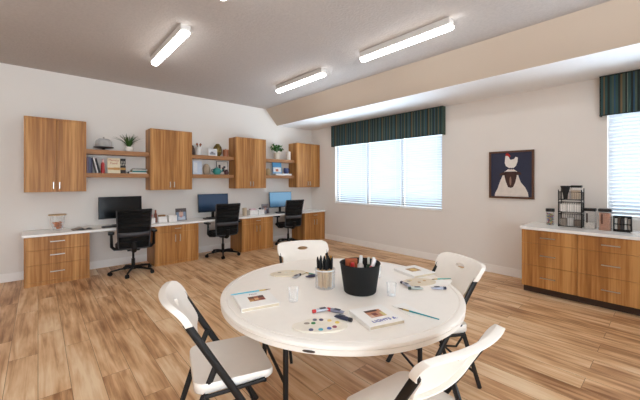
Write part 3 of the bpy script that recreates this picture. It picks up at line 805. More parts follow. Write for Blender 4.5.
dup(fc, (1.292, 0.842, 0), R(83), 'white folding chair nearest the camera, its back turned, cut off by the bottom edge')

# ---------------------------------------------------------------- things on the round table
Z0 = TZ + 0.0005
# pencil cup
pc = thing('pencil_cup', 'clear acrylic cup standing beside the black bucket on the round table', 'cup', (1.565, 1.70, Z0))
MB().lathe([(0, 0), (0.066, 0), (0.072, 0.005), (0.074, 0.135), (0.070, 0.135), (0.067, 0.008), (0, 0.008)], 32).build('cup_wall', M['acrylic'], pc, True)
MB().lathe([(0.068, 0.130), (0.075, 0.130), (0.0755, 0.137), (0.068, 0.137)], 32).build('rim', M['white_gloss'], pc, True)
pcl = None
for k in range(14):
    a = 2 * PI * k / 14 + 0.1; rr = 0.052 if k % 2 else 0.030
    c_, s_ = math.cos(a), math.sin(a)
    tip = 0.20 + 0.016 * random.random()
    if k == 0:
        p = thing('paint_marker', '', 'marker', (0, 0, 0), 0, 'black capped markers in the clear cup')
        MB().tube([(0, 0, 0), (0, 0, 0.13)], 0.0085, 10).build('barrel', P((206, 172, 128), .5), p, True)
        MB().tube([(0, 0, 0.13), (0, 0, 0.190)], 0.0092, 10).tube([(0, 0, 0.19), (0, 0, 0.212)], 0.0085, 10, r_end=0.004).build('cap', M['black'], p, True)
        pcl = p
        o = p
    else: o = dup(pcl, (0, 0, 0))
    o['label'] = 'wood-toned marker with black cap standing in the clear cup'
    o.location = (1.565 + c_ * rr * 0.85, 1.70 + s_ * rr * 0.85, Z0 + 0.0095)
    lean = 0.05
    o.rotation_euler = (-s_ * lean, c_ * lean, 0)
p = thing('paint_marker', 'amber-capped marker at the right side of the clear cup', 'marker', (1.595, 1.672, Z0 + 0.0095))
MB().tube([(0, 0, 0), (0, 0, 0.15)], 0.008, 10).build('barrel', P((190, 130, 80), .5), p, True)
MB().tube([(0, 0, 0.15), (0, 0, 0.222)], 0.009, 10).build('cap', P((176, 124, 52), .5), p, True)

# black bucket
bk = thing('storage_bucket', 'black tapered bucket full of art supplies on the round table', 'bucket', (1.695, 1.478, Z0))
MB().lathe([(0, 0), (0.108, 0), (0.113, 0.006), (0.140, 0.195), (0.144, 0.200), (0.140, 0.204), (0.136, 0.200), (0.110, 0.012), (0, 0.012)], 48).build('bucket_wall', P((7, 7, 7), 0.8), bk, True)
def bottle(name, label, x, y, z, h, r, body, cap, tilt=(0, 0, 0), cat='bottle', group=None, lr=0.45):
    o = thing(name, label, cat, (x, y, z), 0, group); o.rotation_euler = tilt
    MB().lathe([(0, 0), (r, 0), (r, h * 0.66), (r * 0.5, h * 0.76), (0, h * 0.76)], 20).build('body', P(body, .35), o, True)
    MB().lathe([(r * lr, h * 0.75), (r * 0.55, h * 0.76), (r * 0.5, h), (0, h)], 16).build('cap', P(cap, .4), o, True)
    return o
bx0, by0, bz0 = 1.695, 1.478, Z0 + 0.02
bottle('paint_bottle', 'red paint bottle at the left inside the black bucket', bx0 - 0.055, by0 + 0.02, bz0, 0.185, 0.028, (176, 32, 36), (190, 40, 40))
bottle('paint_bottle', 'pink paint bottle with white cap leaning in the black bucket', bx0 - 0.004, by0 - 0.062, bz0 + .01, 0.215, 0.026, (214, 84, 104), (238, 226, 224), (R(8), R(14), 0))
bottle('paint_bottle', 'green paint bottle with white cap at the right in the black bucket', bx0 + 0.062, by0 - 0.04, bz0 + .012, 0.205, 0.022, (96, 122, 84), (236, 236, 230), (R(6), R(4), 0))
bottle('paint_bottle', 'white paint bottle with pale cap behind the pink one in the bucket', bx0 + 0.05, by0 + 0.052, bz0, 0.212, 0.024, (228, 222, 216), (240, 238, 234), (0, R(6), 0))
bottle('paint_bottle', 'dark green paint bottle at the far right of the black bucket', bx0 + 0.085, by0 - 0.008, bz0 + .01, 0.195, 0.017, (50, 74, 52), (214, 216, 208))
tag(MB().box(-0.042, 0.042, -0.012, 0.012, 0, 0.205, 0.003).build('sponge_block', P((150, 74, 40), 0.85)), 'rust brown sponge block upright at the back of the black bucket', 'sponge', None, (bx0 - 0.03, by0 + 0.055, bz0), R(-42))

# booklets
def booklet(name, label, x, y, w_, h_, ang, z=Z0, thick=0.022):
    o = thing(name, label, 'book', (x, y, z), R(ang))
    MB().box(-w_ / 2 + .003, w_ / 2 - .004, -h_ / 2 + .003, h_ / 2 - .003, 0.002, thick - 0.002).build('pages', M['pages'], o)
    MB().box(-w_ / 2, w_ / 2, -h_ / 2, h_ / 2, thick - 0.003, thick, 0.001).box(-w_ / 2, w_ / 2, -h_ / 2, h_ / 2, 0, 0.0025).box(-w_ / 2, -w_ / 2 + 0.003, -h_ / 2, h_ / 2, 0.0025, thick - 0.003).build('cover', M['paper'], o)
    return o
def patch(par, name, x0, x1, y0, y1, z, c):
    return MB().box(x0, x1, y0, y1, z, z + 0.0008).build(name, P(c, .5), par)
b1 = booklet('art_book', 'square white art book at the left place with blue brush on it', 1.045, 1.795, 0.235, 0.27, -16)
zz = 0.0222
patch(b1, 'cover_photo', -0.045, 0.055, -0.045, 0.035, zz, (150, 84, 52))
for (xa, xb, ya, yb, c) in ((-0.045, -0.02, -0.045, -0.015, (196, 150, 90)), (-0.01, 0.015, -0.03, 0.0, (220, 180, 130)), (0.02, 0.055, 0.0, 0.035, (70, 40, 34)), (-0.04, -0.01, 0.005, 0.03, (80, 58, 34)), (0.025, 0.05, -0.04, -0.015, (120, 40, 30))):
    MB().box(xa, xb, ya, yb, zz + .0009, zz + 0.0015).build('photo_detail', P(c, .5), b1)
text('cover_text', 'Paint', 0.026, P((150, 120, 126), .6), b1, (0.0, 0.075, zz + .0006), (0, 0, 0))
b2 = booklet('art_book', 'square white art book with brown picture and blue lettering, nearest the camera', 1.425, 1.125, 0.222, 0.235, -19)
patch(b2, 'cover_photo', -0.045, 0.055, -0.03, 0.06, zz, (186, 128, 96))
for (xa, xb, ya, yb, c) in ((-0.045, 0.035, 0.038, 0.06, (74, 46, 36)), (-0.02, 0.01, -0.01, 0.02, (110, 44, 34)), (0.032, 0.055, -0.03, 0.02, (206, 190, 130)), (-0.045, -0.02, -0.03, 0.0, (214, 176, 150))):
    MB().box(xa, xb, ya, yb, zz + .0009, zz + 0.0015).build('photo_detail', P(c, .5), b2)
text('cover_text', 'LIGHTS &.', 0.036, P((70, 82, 170), .5), b2, (0.01, -0.075, zz + .0006), (0, 0, 0))
b3 = booklet('art_book', 'square white art book with gold picture near the right chair', 2.375, 1.465, 0.235, 0.25, -16)
patch(b3, 'cover_photo', -0.05, 0.05, -0.03, 0.06, zz, (176, 136, 84))
MB().prism(ell(0, 0.01, 0.028, 0.03), zz + .0009, zz + .0015).build('photo_detail', P((214, 176, 96), .5), b3)

def paintbrush(label, x, y, z, L, ang, handle, ferrule=(190, 160, 90), dz=0.0):
    o = thing('paintbrush', label, 'paintbrush', (x, y, z), R(ang))
    MB().tube([(-L / 2, 0, 0.005), (-L * 0.1, 0, 0.0055), (L * 0.2, 0, 0.005)], 0.0032, 8, r_end=0.0048).build('handle', P(handle, .4), o, True)
    MB().tube([(L * 0.2, 0, 0.005), (L * 0.36, 0, 0.005)], 0.0045, 8).build('ferrule', P(ferrule, .35, .6), o, True)
    MB().tube([(L * 0.36, 0, 0.005), (L * 0.44, 0, 0.005), (L * 0.5, 0, 0.004)], 0.0042, 8, r_end=0.0012).build('bristles', P((120, 86, 60), .8), o, True)
    return o
paintbrush('light blue handled paintbrush lying across the left art book', 1.075, 1.905, Z0 + 0.0225, 0.27, -16, (84, 170, 190))
paintbrush('teal handled paintbrush lying on the white card nearest the camera', 1.645, 0.995, Z0 + 0.0035, 0.25, 98, (34, 140, 150))
paintbrush('short teal paintbrush lying near the right place on white paper', 2.36, 1.22, Z0 + 0.003, 0.16, 145, (60, 150, 140))
paintbrush('short teal paintbrush lying between the far palette and pencil cup', 1.70, 1.995, Z0, 0.20, 105, (70, 160, 140))
tag(MB().box(-0.05, 0.05, -0.085, 0.085, 0, 0.003, 0.001).build('paper_card', M['paper']), 'white card under the teal paintbrush nearest the camera', 'card', None, (1.665, 1.075, Z0), R(-17))
tag(MB().prism([(-0.16, 0.02), (0.03, -0.10), (0.15, -0.05), (-0.02, 0.08)], 0, 0.002).build('paper_sheet', M['paper']), 'white paper sheet at the right edge of the round table', 'paper', None, (2.27, 1.22, Z0), R(-5))

def palette(label, x, y, ang, scale=1.0, dabs=(), pale=(236, 230, 220)):
    o = thing('paint_palette', label, 'palette', (x, y, Z0), R(ang), 'kidney shaped paint palettes')
    pts = []
    for k in range(48):
        a = 2 * PI * k / 48
        r_ = 1 + 0.10 * math.cos(2 * a) - 0.16 * math.exp(-((a - PI * 0.80) / 0.30) ** 2)
        pts.append((0.135 * r_ * math.cos(a) * scale, 0.092 * r_ * math.sin(a) * scale))
    MB().prism(pts, 0, 0.009, bev=0.0015).build('board', P(pale, .45), o)
    MB().prism(ell(-0.07 * scale, 0.02, 0.016, 0.012), 0.0092, 0.0098).build('thumb_mark', P((150, 136, 120), .6), o)
    for (dx, dy, c) in dabs:
        MB().lathe([(0.013, 0), (0.011, 0.003), (0, 0.004)], 12, dx * scale, dy * scale, 0.0092).build('paint_dab', P(c, .3), o, True)
    return o
D = [(0.095, 0.02, (226, 196, 90)), (0.055, 0.045, (232, 200, 120)), (0.01, 0.058, (60, 50, 90)), (-0.035, 0.02, (36, 120, 50)), (0.0, -0.055, (56, 160, 176)), (0.045, -0.045, (60, 90, 160)), (0.075, -0.03, (140, 50, 70)), (-0.05, -0.055, (60, 60, 100)), (-0.025, 0.06, (70, 64, 90))]
palette('white oval paint palette with many colour dabs, nearest the camera', 1.125, 1.262, -38, 1.0, D, (232, 222, 206))
palette('pale oval paint palette with few dabs before the far chair', 1.56, 2.15, -30, 1.0, [(0.04, 0.03, (226, 206, 150)), (-0.02, 0.0, (216, 210, 190))], (222, 208, 184))
palette('pale oval paint palette with tan dabs beside the right art book', 2.165, 1.305, -32, 0.95, [(0.06, 0.01, (190, 150, 96)), (0.0, -0.02, (176, 134, 84)), (-0.05, 0.03, (206, 180, 130))], (218, 202, 176))

def paint_tube(label, x, y, ang, body, cap, L=0.085):
    o = thing('paint_tube', label, 'paint tube', (x, y, Z0), R(ang))
    t = bmesh.new(); rings = []
    for f_, w_, h_ in ((0, 0.017, 0.002), (0.15, 0.016, 0.006), (0.5, 0.013, 0.010), (0.9, 0.011, 0.011), (1.0, 0.006, 0.007)):
        rings.append([t.verts.new((-L / 2 + L * f_, w_ * math.cos(2 * PI * k / 12), 0.011 + h_ * math.sin(2 * PI * k / 12))) for k in range(12)])
    for A, B in zip(rings, rings[1:]):
        for k in range(12): t.faces.new((A[k], A[(k + 1) % 12], B[(k + 1) % 12], B[k]))
    t.faces.new(rings[0]); t.faces.new(rings[-1]); bmesh.ops.recalc_face_normals(t, faces=t.faces[:])
    b_ = MB(); b_._add(t); b_.build('body', P(body, .3, .3), o, True)
    MB().tube([(L / 2, 0, 0.0105), (L / 2 + 0.02, 0, 0.0105)], 0.0105, 12).build('cap', P(cap, .4), o, True)
    MB().box(-L * 0.25, L * 0.2, -0.010, 0.010, 0.0205, 0.0222).build('label_band', P((60, 60, 74), .4), o)
    return o
paint_tube('silver paint tube with bright red cap, left one behind the spotted palette', 1.262, 1.395, 160, (190, 192, 200), (196, 34, 36))
paint_tube('silver paint tube with red cap, right one behind the spotted palette', 1.315, 1.325, 110, (150, 150, 170), (190, 44, 44))
paint_tube('dark paint tube with black cap beside the spotted palette', 1.275, 1.245, -75, (60, 62, 84), (24, 24, 28))
paint_tube('silver paint tube with black cap before the far palette, left one', 1.545, 2.02, 20, (186, 186, 190), (26, 26, 28))
paint_tube('dark violet paint tube with black cap before the far palette', 1.64, 1.95, -15, (84, 78, 110), (30, 28, 34))
paint_tube('silver paint tube with dark cap left of the right palette', 2.03, 1.32, 70, (180, 180, 190), (40, 40, 70))
paint_tube('dark green capped silver tube before the right palette', 2.02, 1.225, 135, (190, 196, 190), (30, 50, 34))
paint_tube('silver paint tube with navy cap nearest the white paper', 2.13, 1.13, -40, (180, 182, 196), (26, 24, 54))

def tumbler(label, x, y, h=0.085, r=0.034):
    o = thing('water_glass', label, 'glass', (x, y, Z0), 0, 'small clear water glasses')
    MB().lathe([(0, 0), (r * 0.82, 0), (r, h), (r - 0.002, h), (r * 0.78, 0.006), (0, 0.006)], 28).build('glass_wall', M['glass'], o, True)
    return o
tumbler('small clear glass beside the left art book', 1.235, 1.645)
tumbler('small clear glass behind the art book nearest the camera', 1.79, 1.28)
tumbler('small clear glass right of the black bucket', 2.04, 1.60)

# ---------------------------------------------------------------- shelf and desk things
def book(label, x, y, z, t_, h_, d_, c, rz=0, tilt=0, group=None):
    """upright book; spine faces -Y, thickness along X"""
    o = thing('book', label, 'book', (x, y, z), R(rz), group); o.rotation_euler = (0, R(tilt), R(rz))
    MB().box(-t_ / 2 + .002, t_ / 2 - .002, -d_ / 2 + 0.003, d_ / 2 - .003, 0.003, h_ - 0.003).build('pages', M['pages'], o)
    MB().box(-t_ / 2, -t_ / 2 + .002, -d_ / 2, d_ / 2, 0, h_).box(t_ / 2 - .002, t_ / 2, -d_ / 2, d_ / 2, 0, h_).box(-t_ / 2, t_ / 2, -d_ / 2, -d_ / 2 + .003, 0, h_).build('cover', P(c, .5), o)
    return o
def front_book(label, x, y, z, w_, h_, t_, c, lean=-6, name='book', cat='book'):
    """book showing its front cover to -Y"""
    o = thing(name, label, cat, (x, y, z)); o.rotation_euler = (R(lean), 0, 0)
    MB().box(-w_ / 2 + .003, w_ / 2 - .003, 0.003, t_ - .003, 0.003, h_ - .003).build('pages', M['pages'], o)
    MB().box(-w_ / 2, w_ / 2, 0, 0.003, 0, h_).box(-w_ / 2, w_ / 2, t_ - .003, t_, 0, h_).box(-w_ / 2, -w_ / 2 + .003, 0.003, t_ - .003, 0, h_).build('cover', P(c, .5), o)
    return o
SU, SL = 2.0355, 1.6455
# shelf pair one
ck = thing('cake_stand', 'glass domed cake stand with dark plate on the upper left shelf', 'cake stand', (0.840, 6.50, SU))
MB().lathe([(0, 0), (0.075, 0), (0.078, 0.006), (0.022, 0.014), (0.02, 0.030), (0.11, 0.036), (0.146, 0.046), (0.146, 0.056), (0, 0.056)], 40).build('plate', P((44, 34, 30), .3), ck, True)
MB().lathe([(0.118, 0.057), (0.118, 0.14), (0.108, 0.172), (0.07, 0.196), (0, 0.202)], 40).build('dome', glass_mat('smoky_dome_glass', (0.82, 0.80, 0.78), 0.25), ck, True)
MB().ball((0, 0, 0.215), 0.014).build('knob', P((150, 146, 140), .3), ck, True)
MB().lathe([(0, 0.057), (0.085, 0.057), (0.085, 0.12), (0, 0.125)], 28).build('cake', P((196, 184, 168), .8), ck, True)

def leaf_blades(n, L, spread, w_, lean_min=0.15):
    b_ = MB()
    for k in range(n):
        a = random.uniform(0, 2 * PI); ln = random.uniform(0.65, 1.0) * L * (0.55 if 0.35 < a < 2.8 else 1); ben = random.uniform(lean_min, 1.0) * spread
        d = Vector((math.cos(a), math.sin(a), 0)); s_ = Vector((-d.y, d.x, 0)); pr = None
        for i in range(6):
            f_ = i / 5
            p = d * (0.02 + ben * f_ ** 1.5 * ln) + Vector((0, 0, ln * (f_ - 0.42 * ben * f_ * f_)))
            ww = w_ * (1 - f_ ** 2) * (0.5 + f_) + 0.0005
            q = (b_.bm.verts.new(p - s_ * ww), b_.bm.verts.new(p + s_ * ww))
            if pr: b_.bm.faces.new((pr[0], pr[1], q[1], q[0]))
            pr = q
    return b_
pl = thing('potted_plant', 'spiky green plant in low white pot on the upper left shelf', 'plant', (1.215, 6.50, SU))
MB().lathe([(0, 0), (0.055, 0), (0.072, 0.03), (0.072, 0.075), (0.062, 0.085), (0.058, 0.075), (0, 0.07)], 28).build('pot', P((232, 226, 218), .35), pl, True)
o = leaf_blades(130, 0.29, 1.0, 0.0065).build('leaves', P((62, 96, 40), .6, vary=0.3), pl); o.location = (0, 0, 0.075)
for i, (x, t_, h_, c, nm, tl) in enumerate(((0.612, 0.022, 0.255, (132, 116, 140), 'lilac', 0), (0.640, 0.026, 0.265, (96, 104, 128), 'slate blue', 0), (0.666, 0.020, 0.25, (70, 62, 92), 'dark purple', 0), (0.748, 0.022, 0.262, (226, 222, 218), 'white leaning', -13), (0.779, 0.018, 0.25, (40, 38, 44), 'black leaning', -13))):
    book(nm + ' upright book in the row at the left end of the lower left shelf', x, 6.52, SL + (0.003 if tl else 0), t_, h_, 0.18, c, 0, tl)
bottle('spice_bottle', 'red bottle with pale cap beside the upright books on the lower left shelf', 0.823, 6.475, SL, 0.24, 0.027, (186, 44, 44), (224, 180, 176))
cb = front_book('cream cookbook facing out with red lettering on the lower left shelf', 0.985, 6.475, SL + 0.002, 0.19, 0.268, 0.022, (226, 212, 182), -8)
MB().box(-0.004, 0.19 - 0.10, -0.0012, 0, 0.055, 0.10).box(-0.09, -0.004, -0.0012, 0, 0.06, 0.095).build('cover_photo', P((196, 146, 84), .6), cb)
text('cover_text', 'Mexico\nFood', 0.052, P((176, 60, 44), .6), cb, (0, -0.0012, 0.20), (R(90), 0, 0))
bb = front_book('black box with white lettering behind the cream cookbook', 1.125, 6.505, SL + 0.001, 0.085, 0.262, 0.03, (34, 28, 26), -4, 'food_box', 'box')
text('cover_text', 'JUJ\nKIN', 0.05, P((216, 206, 190), .6), bb, (0.002, -0.0012, 0.175), (R(90), 0, 0))
MB().box(-0.04, 0.04, -0.0012, 0, 0.06, 0.10).build('cover_photo', P((190, 140, 70), .6), bb)
tag(MB().ball((0, 0, 0.018), 0.018, (1.2, 1, 1)).build('pebble', P((30, 28, 30), .4), None, True), 'small black stone at the left of the flat book stack', 'ornament', None, (1.205, 6.47, SL))
zb_ = SL
for w_, d_, h_, c, nm, dx in ((0.28, 0.19, 0.022, (222, 218, 208), 'white', -0.01), (0.22, 0.17, 0.030, (52, 120, 120), 'teal', 0.01), (0.24, 0.17, 0.022, (208, 206, 196), 'pale grey', 0.02), (0.20, 0.15, 0.016, (60, 66, 62), 'dark green', 0.02)):
    o = thing('book', nm + ' book lying in the flat stack on the lower left shelf', 'book', (1.355 + dx, 6.51, zb_), 0, 'books in the flat stack')
    MB().box(-w_ / 2 + .003, w_ / 2 - .003, -d_ / 2 + .003, d_ / 2 - .003, .002, h_ - .003).build('pages', M['pages'], o)
    MB().box(-w_ / 2, w_ / 2, -d_ / 2, d_ / 2, 0, .002).box(-w_ / 2, w_ / 2, -d_ / 2, d_ / 2, h_ - .003, h_ - .0005).box(-w_ / 2, w_ / 2, -d_ / 2, -d_ / 2 + .003, .002, h_ - .003).build('cover', P(c, .5), o)
    zb_ += h_
# shelf pair two
tag(MB().lathe([(0, 0), (0.045, 0), (0.055, 0.02), (0.055, 0.12), (0.03, 0.19), (0.02, 0.20), (0, 0.20)], 24).build('dark_vase', P((74, 50, 38), .5), None, True), 'dark brown vase half hidden behind the second cabinet', 'vase', None, (2.345, 6.55, SU))
cr = thing('utensil_crock', 'white crock holding wooden utensils on the upper middle shelf', 'crock', (2.462, 6.50, SU))
MB().lathe([(0, 0), (0.058, 0), (0.060, 0.004), (0.060, 0.165), (0.057, 0.168), (0.054, 0.165), (0.054, 0.01), (0, 0.01)], 28).build('crock_wall', P((228, 226, 222), .35), cr, True)
for dx, dy, tx, lb in ((0.022, 0.01, 14, 'wooden spoon leaning right in the white crock'), (-0.018, 0.0, -12, 'wooden spoon leaning left in the white crock')):
    o = thing('wooden_spoon', lb, 'spoon', (2.462 + dx * .4, 6.50 + dy, SU + 0.012)); o.rotation_euler = (0, R(tx * .6), 0)
    MB().tube([(0, 0, 0), (0, 0, 0.19)], 0.006, 8).build('handle', P((128, 84, 56), .6), o, True)
    MB().ball((0, 0, 0.215), 0.030, (0.8, 0.35, 1)).build('bowl', P((140, 84, 58), .6), o, True)
def frame_stand(label, x, y, z, w_, h_, frame_c, art, lean=-8, border=0.014, name='photo_frame', cat='photo frame'):
    o = thing(name, label, cat, (x, y, z)); o.rotation_euler = (R(lean), 0, 0)
    MB().box(-w_ / 2, w_ / 2, 0, .014, 0, border, .001).box(-w_ / 2, w_ / 2, 0, .014, h_ - border, h_, .001).box(-w_ / 2, -w_ / 2 + border, 0, .014, border, h_ - border, .001).box(w_ / 2 - border, w_ / 2, 0, .014, border, h_ - border, .001).build('frame', P(frame_c, .4), o)
    MB().box(-w_ / 2 + border, w_ / 2 - border, .006, .012, border, h_ - border).build('photo', P(art[0], .5), o)
    for x0, x1, z0, z1, c in art[1:]:
        MB().box(-w_ / 2 + border + (w_ - 2 * border) * x0, -w_ / 2 + border + (w_ - 2 * border) * x1, .0045, .006, border + (h_ - 2 * border) * z0, border + (h_ - 2 * border) * z1).build('photo_detail', P(c, .5), o)
    return o
frame_stand('small white landscape card frame on the upper middle shelf', 2.735, 6.44, SU + .002, 0.19, 0.15, (236, 234, 232), ((214, 216, 220), (0.15, 0.85, 0.1, 0.45, (150, 154, 160)), (0.3, 0.6, 0.3, 0.6, (110, 112, 120))))
tag(MB().lathe([(0, 0), (0.045, 0), (0.085, 0.06), (0.095, 0.13), (0.080, 0.20), (0.045, 0.255), (0.035, 0.27), (0.028, 0.27), (0, 0.25)], 32).build('vase', P((122, 102, 52), .25, .55), None, True), 'round olive gold vase behind the card frame on the upper middle shelf', 'vase', None, (2.885, 6.55, SU))
cj = thing('wooden_canister', 'copper brown canister at the right of the upper middle shelf', 'canister', (3.035, 6.47, SU))
MB().lathe([(0, 0), (0.058, 0), (0.060, 0.13), (0, 0.13)], 28).build('body', P((150, 92, 58), .4), cj, True)
MB().lathe([(0, 0.13), (0.063, 0.13), (0.063, 0.15), (0.01, 0.155), (0.01, 0.17), (0, 0.17)], 28).build('lid', P((170, 112, 74), .4), cj, True)
frame_stand('pale blue glass panel frame standing at the left of the lower middle shelf', 2.44, 6.50, SL + .002, 0.19, 0.275, (222, 226, 232), ((200, 212, 228), (0.1, 0.5, 0.1, 0.9, (226, 230, 236))), -5, 0.006)
tag(MB().lathe([(0, 0), (0.05, 0), (0.075, 0.05), (0.078, 0.14), (0.05, 0.20), (0.03, 0.22), (0.026, 0.22), (0, 0.2)], 28).build('vase', P((172, 156, 136), .6), None, True), 'beige stoneware vase in the middle of the lower middle shelf', 'vase', None, (2.64, 6.545, SL))
tp = thing('teapot', 'teal teapot on the lower middle shelf before a white picture', 'teapot', (2.83, 6.45, SL))
MB().lathe([(0, 0), (0.05, 0), (0.085, 0.04), (0.09, 0.08), (0.07, 0.125), (0.03, 0.14), (0.012, 0.145), (0.016, 0.165), (0, 0.17)], 32).build('body', P((58, 142, 134), .3), tp, True)
MB().tube([(0.07, 0, 0.05), (0.115, 0, 0.08), (0.135, 0, 0.13)], 0.016, 10, r_end=0.009).build('spout', P((58, 142, 134), .3), tp, True)
MB().tube([(-0.075, 0, 0.11), (-0.115, 0, 0.11), (-0.12, 0, 0.07), (-0.08, 0, 0.045)], 0.008, 8).build('handle', P((40, 100, 96), .3), tp, True)
frame_stand('white picture with dark leaf shapes leaning at the back of the lower middle shelf', 3.01, 6.57, SL + .004, 0.26, 0.29, (60, 50, 44), ((230, 224, 216), (0.15, 0.35, 0.3, 0.75, (70, 60, 60)), (0.45, 0.7, 0.2, 0.55, (90, 40, 44)), (0.6, 0.8, 0.5, 0.65, (50, 60, 70))), -6, 0.007, 'leaning_picture', 'picture')
tag(MB().lathe([(0, 0), (0.035, 0), (0.05, 0.04), (0.035, 0.09), (0.02, 0.11), (0, 0.11)], 24).build('bud_vase', P((70, 36, 40), .4), None, True), 'dark red bud vase right of the teal teapot', 'vase', None, (3.04, 6.45, SL))
# shelf pair three
pp = thing('potted_plant', 'bushy green plant in pale pot on the upper right shelf', 'plant', (4.375, 6.50, SU))
MB().lathe([(0, 0), (0.062, 0), (0.088, 0.16), (0.084, 0.165), (0.078, 0.155), (0, 0.15)], 28).build('pot', P((214, 202, 186), .5), pp, True)
fo = MB(); 
for k in range(120):
    a = random.uniform(0, 2 * PI); e_ = random.uniform(-0.1, 1.0); rr = random.uniform(0.05, 0.155)
    c = Vector((rr * math.cos(a) * math.cos(e_), rr * math.sin(a) * math.cos(e_) * 0.9, 0.20 + 0.19 * math.sin(e_) * (rr / 0.155) + 0.03))
    m_ = Matrix.Translation(c) @ Matrix.Rotation(a, 4, 'Z') @ Matrix.Rotation(random.uniform(-1, 1), 4, 'Y') @ Matrix.Rotation(random.uniform(-.6, .6), 4, 'X')
    fo.prism([(-0.03, 0), (-0.012, 0.02), (0.015, 0.02), (0.036, 0), (0.015, -0.02), (-0.012, -0.02)], 0, 0.0012, mat=m_)
for k in range(14):
    a = k * 0.45; fo.tube([(0, 0, 0.15), (0.04 * math.cos(a), 0.04 * math.sin(a), 0.25), (0.09 * math.cos(a), 0.08 * math.sin(a), 0.33)], 0.002, 5)
fo.build('leaves', P((58, 110, 44), .5, vary=0.35), pp)
tag(MB().lathe([(0, 0), (0.055, 0), (0.058, 0.005), (0.054, 0.205), (0.048, 0.212), (0.042, 0.20), (0, 0.19)], 28).build('candle', P((226, 216, 204), .5), None, True), 'cream pillar candle right of the bushy plant', 'candle', None, (4.70, 6.47, SU))
tag(MB().lathe([(0, 0), (0.04, 0), (0.068, 0.05), (0.06, 0.12), (0.035, 0.165), (0.03, 0.165), (0, 0.15)], 24).build('vase', P((182, 158, 118), .5), None, True), 'small sand coloured vase at the left of the lower right shelf', 'vase', None, (4.12, 6.50, SL))
b_ = thing('book', 'white book lying flat under the blue cookbook on the lower right shelf', 'book', (4.52, 6.50, SL))
MB().box(-.237, .237, -.082, .09, .003, .040).build('pages', M['paper'], b_)
MB().box(-.24, .24, -.085, .093, 0, .003).box(-.24, .24, -.085, .093, .040, .044).box(-.24, .24, -.088, -.085, 0, .044).build('cover', P((236, 234, 232), .5), b_)
bl = front_book('blue and white cookbook standing on the lower right shelf', 4.39, 6.49, SL + .046, 0.26, 0.27, 0.02, (84, 150, 196), -7)
MB().box(-0.115, 0.115, -.0012, 0, 0.03, 0.15).build('cover_photo', P((232, 232, 230), .5), bl)
MB().box(-0.05, 0.03, -.0024, -.0012, 0.05, 0.11).build('cover_photo', P((190, 110, 84), .5), bl)
mg = thing('mug', 'navy blue mug on the white book on the lower right shelf', 'mug', (4.635, 6.47, SL + .0445))
MB().lathe([(0, 0), (0.05, 0), (0.062, 0.03), (0.064, 0.14), (0.060, 0.14), (0.057, 0.03), (0, 0.01)], 28).build('mug_wall', P((44, 62, 112), .3), mg, True)
MB().tube([(0.06, 0, 0.12), (0.10, 0, 0.11), (0.105, 0, 0.06), (0.062, 0, 0.035)], 0.008, 8).build('handle', P((44, 62, 112), .3), mg, True)

# desk things
DZ = 0.7455
gb = thing('glass_bowl', 'tapered glass jar with amber filling and wooden lid on the left desk end', 'jar', (0.225, 6.36, DZ))
MB().lathe([(0, 0), (0.05, 0), (0.055, 0.01), (0.085, 0.10), (0.095, 0.235), (0.092, 0.235), (0.08, 0.10), (0.048, 0.014), (0, 0.012)], 36).build('glass_wall', M['glass'], gb, True)
am = MB()
for k in range(60):
    a = random.uniform(0, 2 * PI); h_ = random.uniform(0.03, 0.13); r_ = random.uniform(0, 0.032 + 0.22 * h_)
    am.ball((r_ * math.cos(a), r_ * math.sin(a), h_), random.uniform(0.012, 0.02), (1, 1, 0.8), 1)
o = am.build('filling', P((190, 104, 34), .6, vary=0.4), gb, True)
MB().lathe([(0, 0.236), (0.108, 0.236), (0.112, 0.242), (0.108, 0.252), (0, 0.252)], 36).build('lid', P((190, 160, 122), .6), gb, True)
om = thing('open_magazine', 'open magazine with curved pages lying beside the glass jar', 'magazine', (0.545, 6.29, DZ), R(4))
def page(sx):
    b_ = MB(); g = []
    for i in range(9):
        f_ = i / 8; g.append((b_.bm.verts.new((sx * 0.15 * f_, -0.10, 0.004 + 0.032 * math.sin(min(1, f_ * 1.4) * PI) * (1 - f_ * .5))), b_.bm.verts.new((sx * 0.15 * f_, 0.10, 0.004 + 0.032 * math.sin(min(1, f_ * 1.4) * PI) * (1 - f_ * .5)))))
    for A, B in zip(g, g[1:]): b_.bm.faces.new((A[0], B[0], B[1], A[1]))
    o = b_.build('page', P((150, 136, 122) if sx < 0 else (206, 196, 184), .5), om, True)
    md = o.modifiers.new('thickness', 'SOLIDIFY'); md.thickness = 0.003
page(-1); page(1)
MB().box(-0.152, 0.152, -0.102, 0.102, 0, 0.0015).build('cover', P((60, 52, 48), .5), om)

def tray_box(label, x, y, w_, d_, h_, c=(238, 234, 230), rz=0):
    o = MB(); th = .004
    o.box(-w_ / 2, w_ / 2, -d_ / 2, -d_ / 2 + th, 0, h_).box(-w_ / 2, w_ / 2, d_ / 2 - th, d_ / 2, 0, h_).box(-w_ / 2, -w_ / 2 + th, -d_ / 2 + th, d_ / 2 - th, 0, h_).box(w_ / 2 - th, w_ / 2, -d_ / 2 + th, d_ / 2 - th, 0, h_).box(-w_ / 2 + th, w_ / 2 - th, -d_ / 2 + th, d_ / 2 - th, 0, th)
    return tag(o.build('storage_tray', P(c, .5)), label, 'tray', None, (x, y, DZ), R(rz))
bottle('paint_bottle', 'red paint bottle right behind the left office chair back on the desk', 1.43, 6.50, DZ, 0.17, 0.03, (170, 54, 44), (220, 190, 180))
tray_box('white storage tray at the left of the clutter between the left and middle monitors', 1.50, 6.30, 0.16, 0.13, 0.10)
bottle('paint_bottle', 'brown bottle standing behind the white trays on the desk', 1.625, 6.40, DZ, 0.23, 0.026, (132, 72, 50), (150, 90, 70))
tray_box('white storage tray in the middle of the clutter near the second base cabinet', 1.72, 6.36, 0.15, 0.14, 0.105)
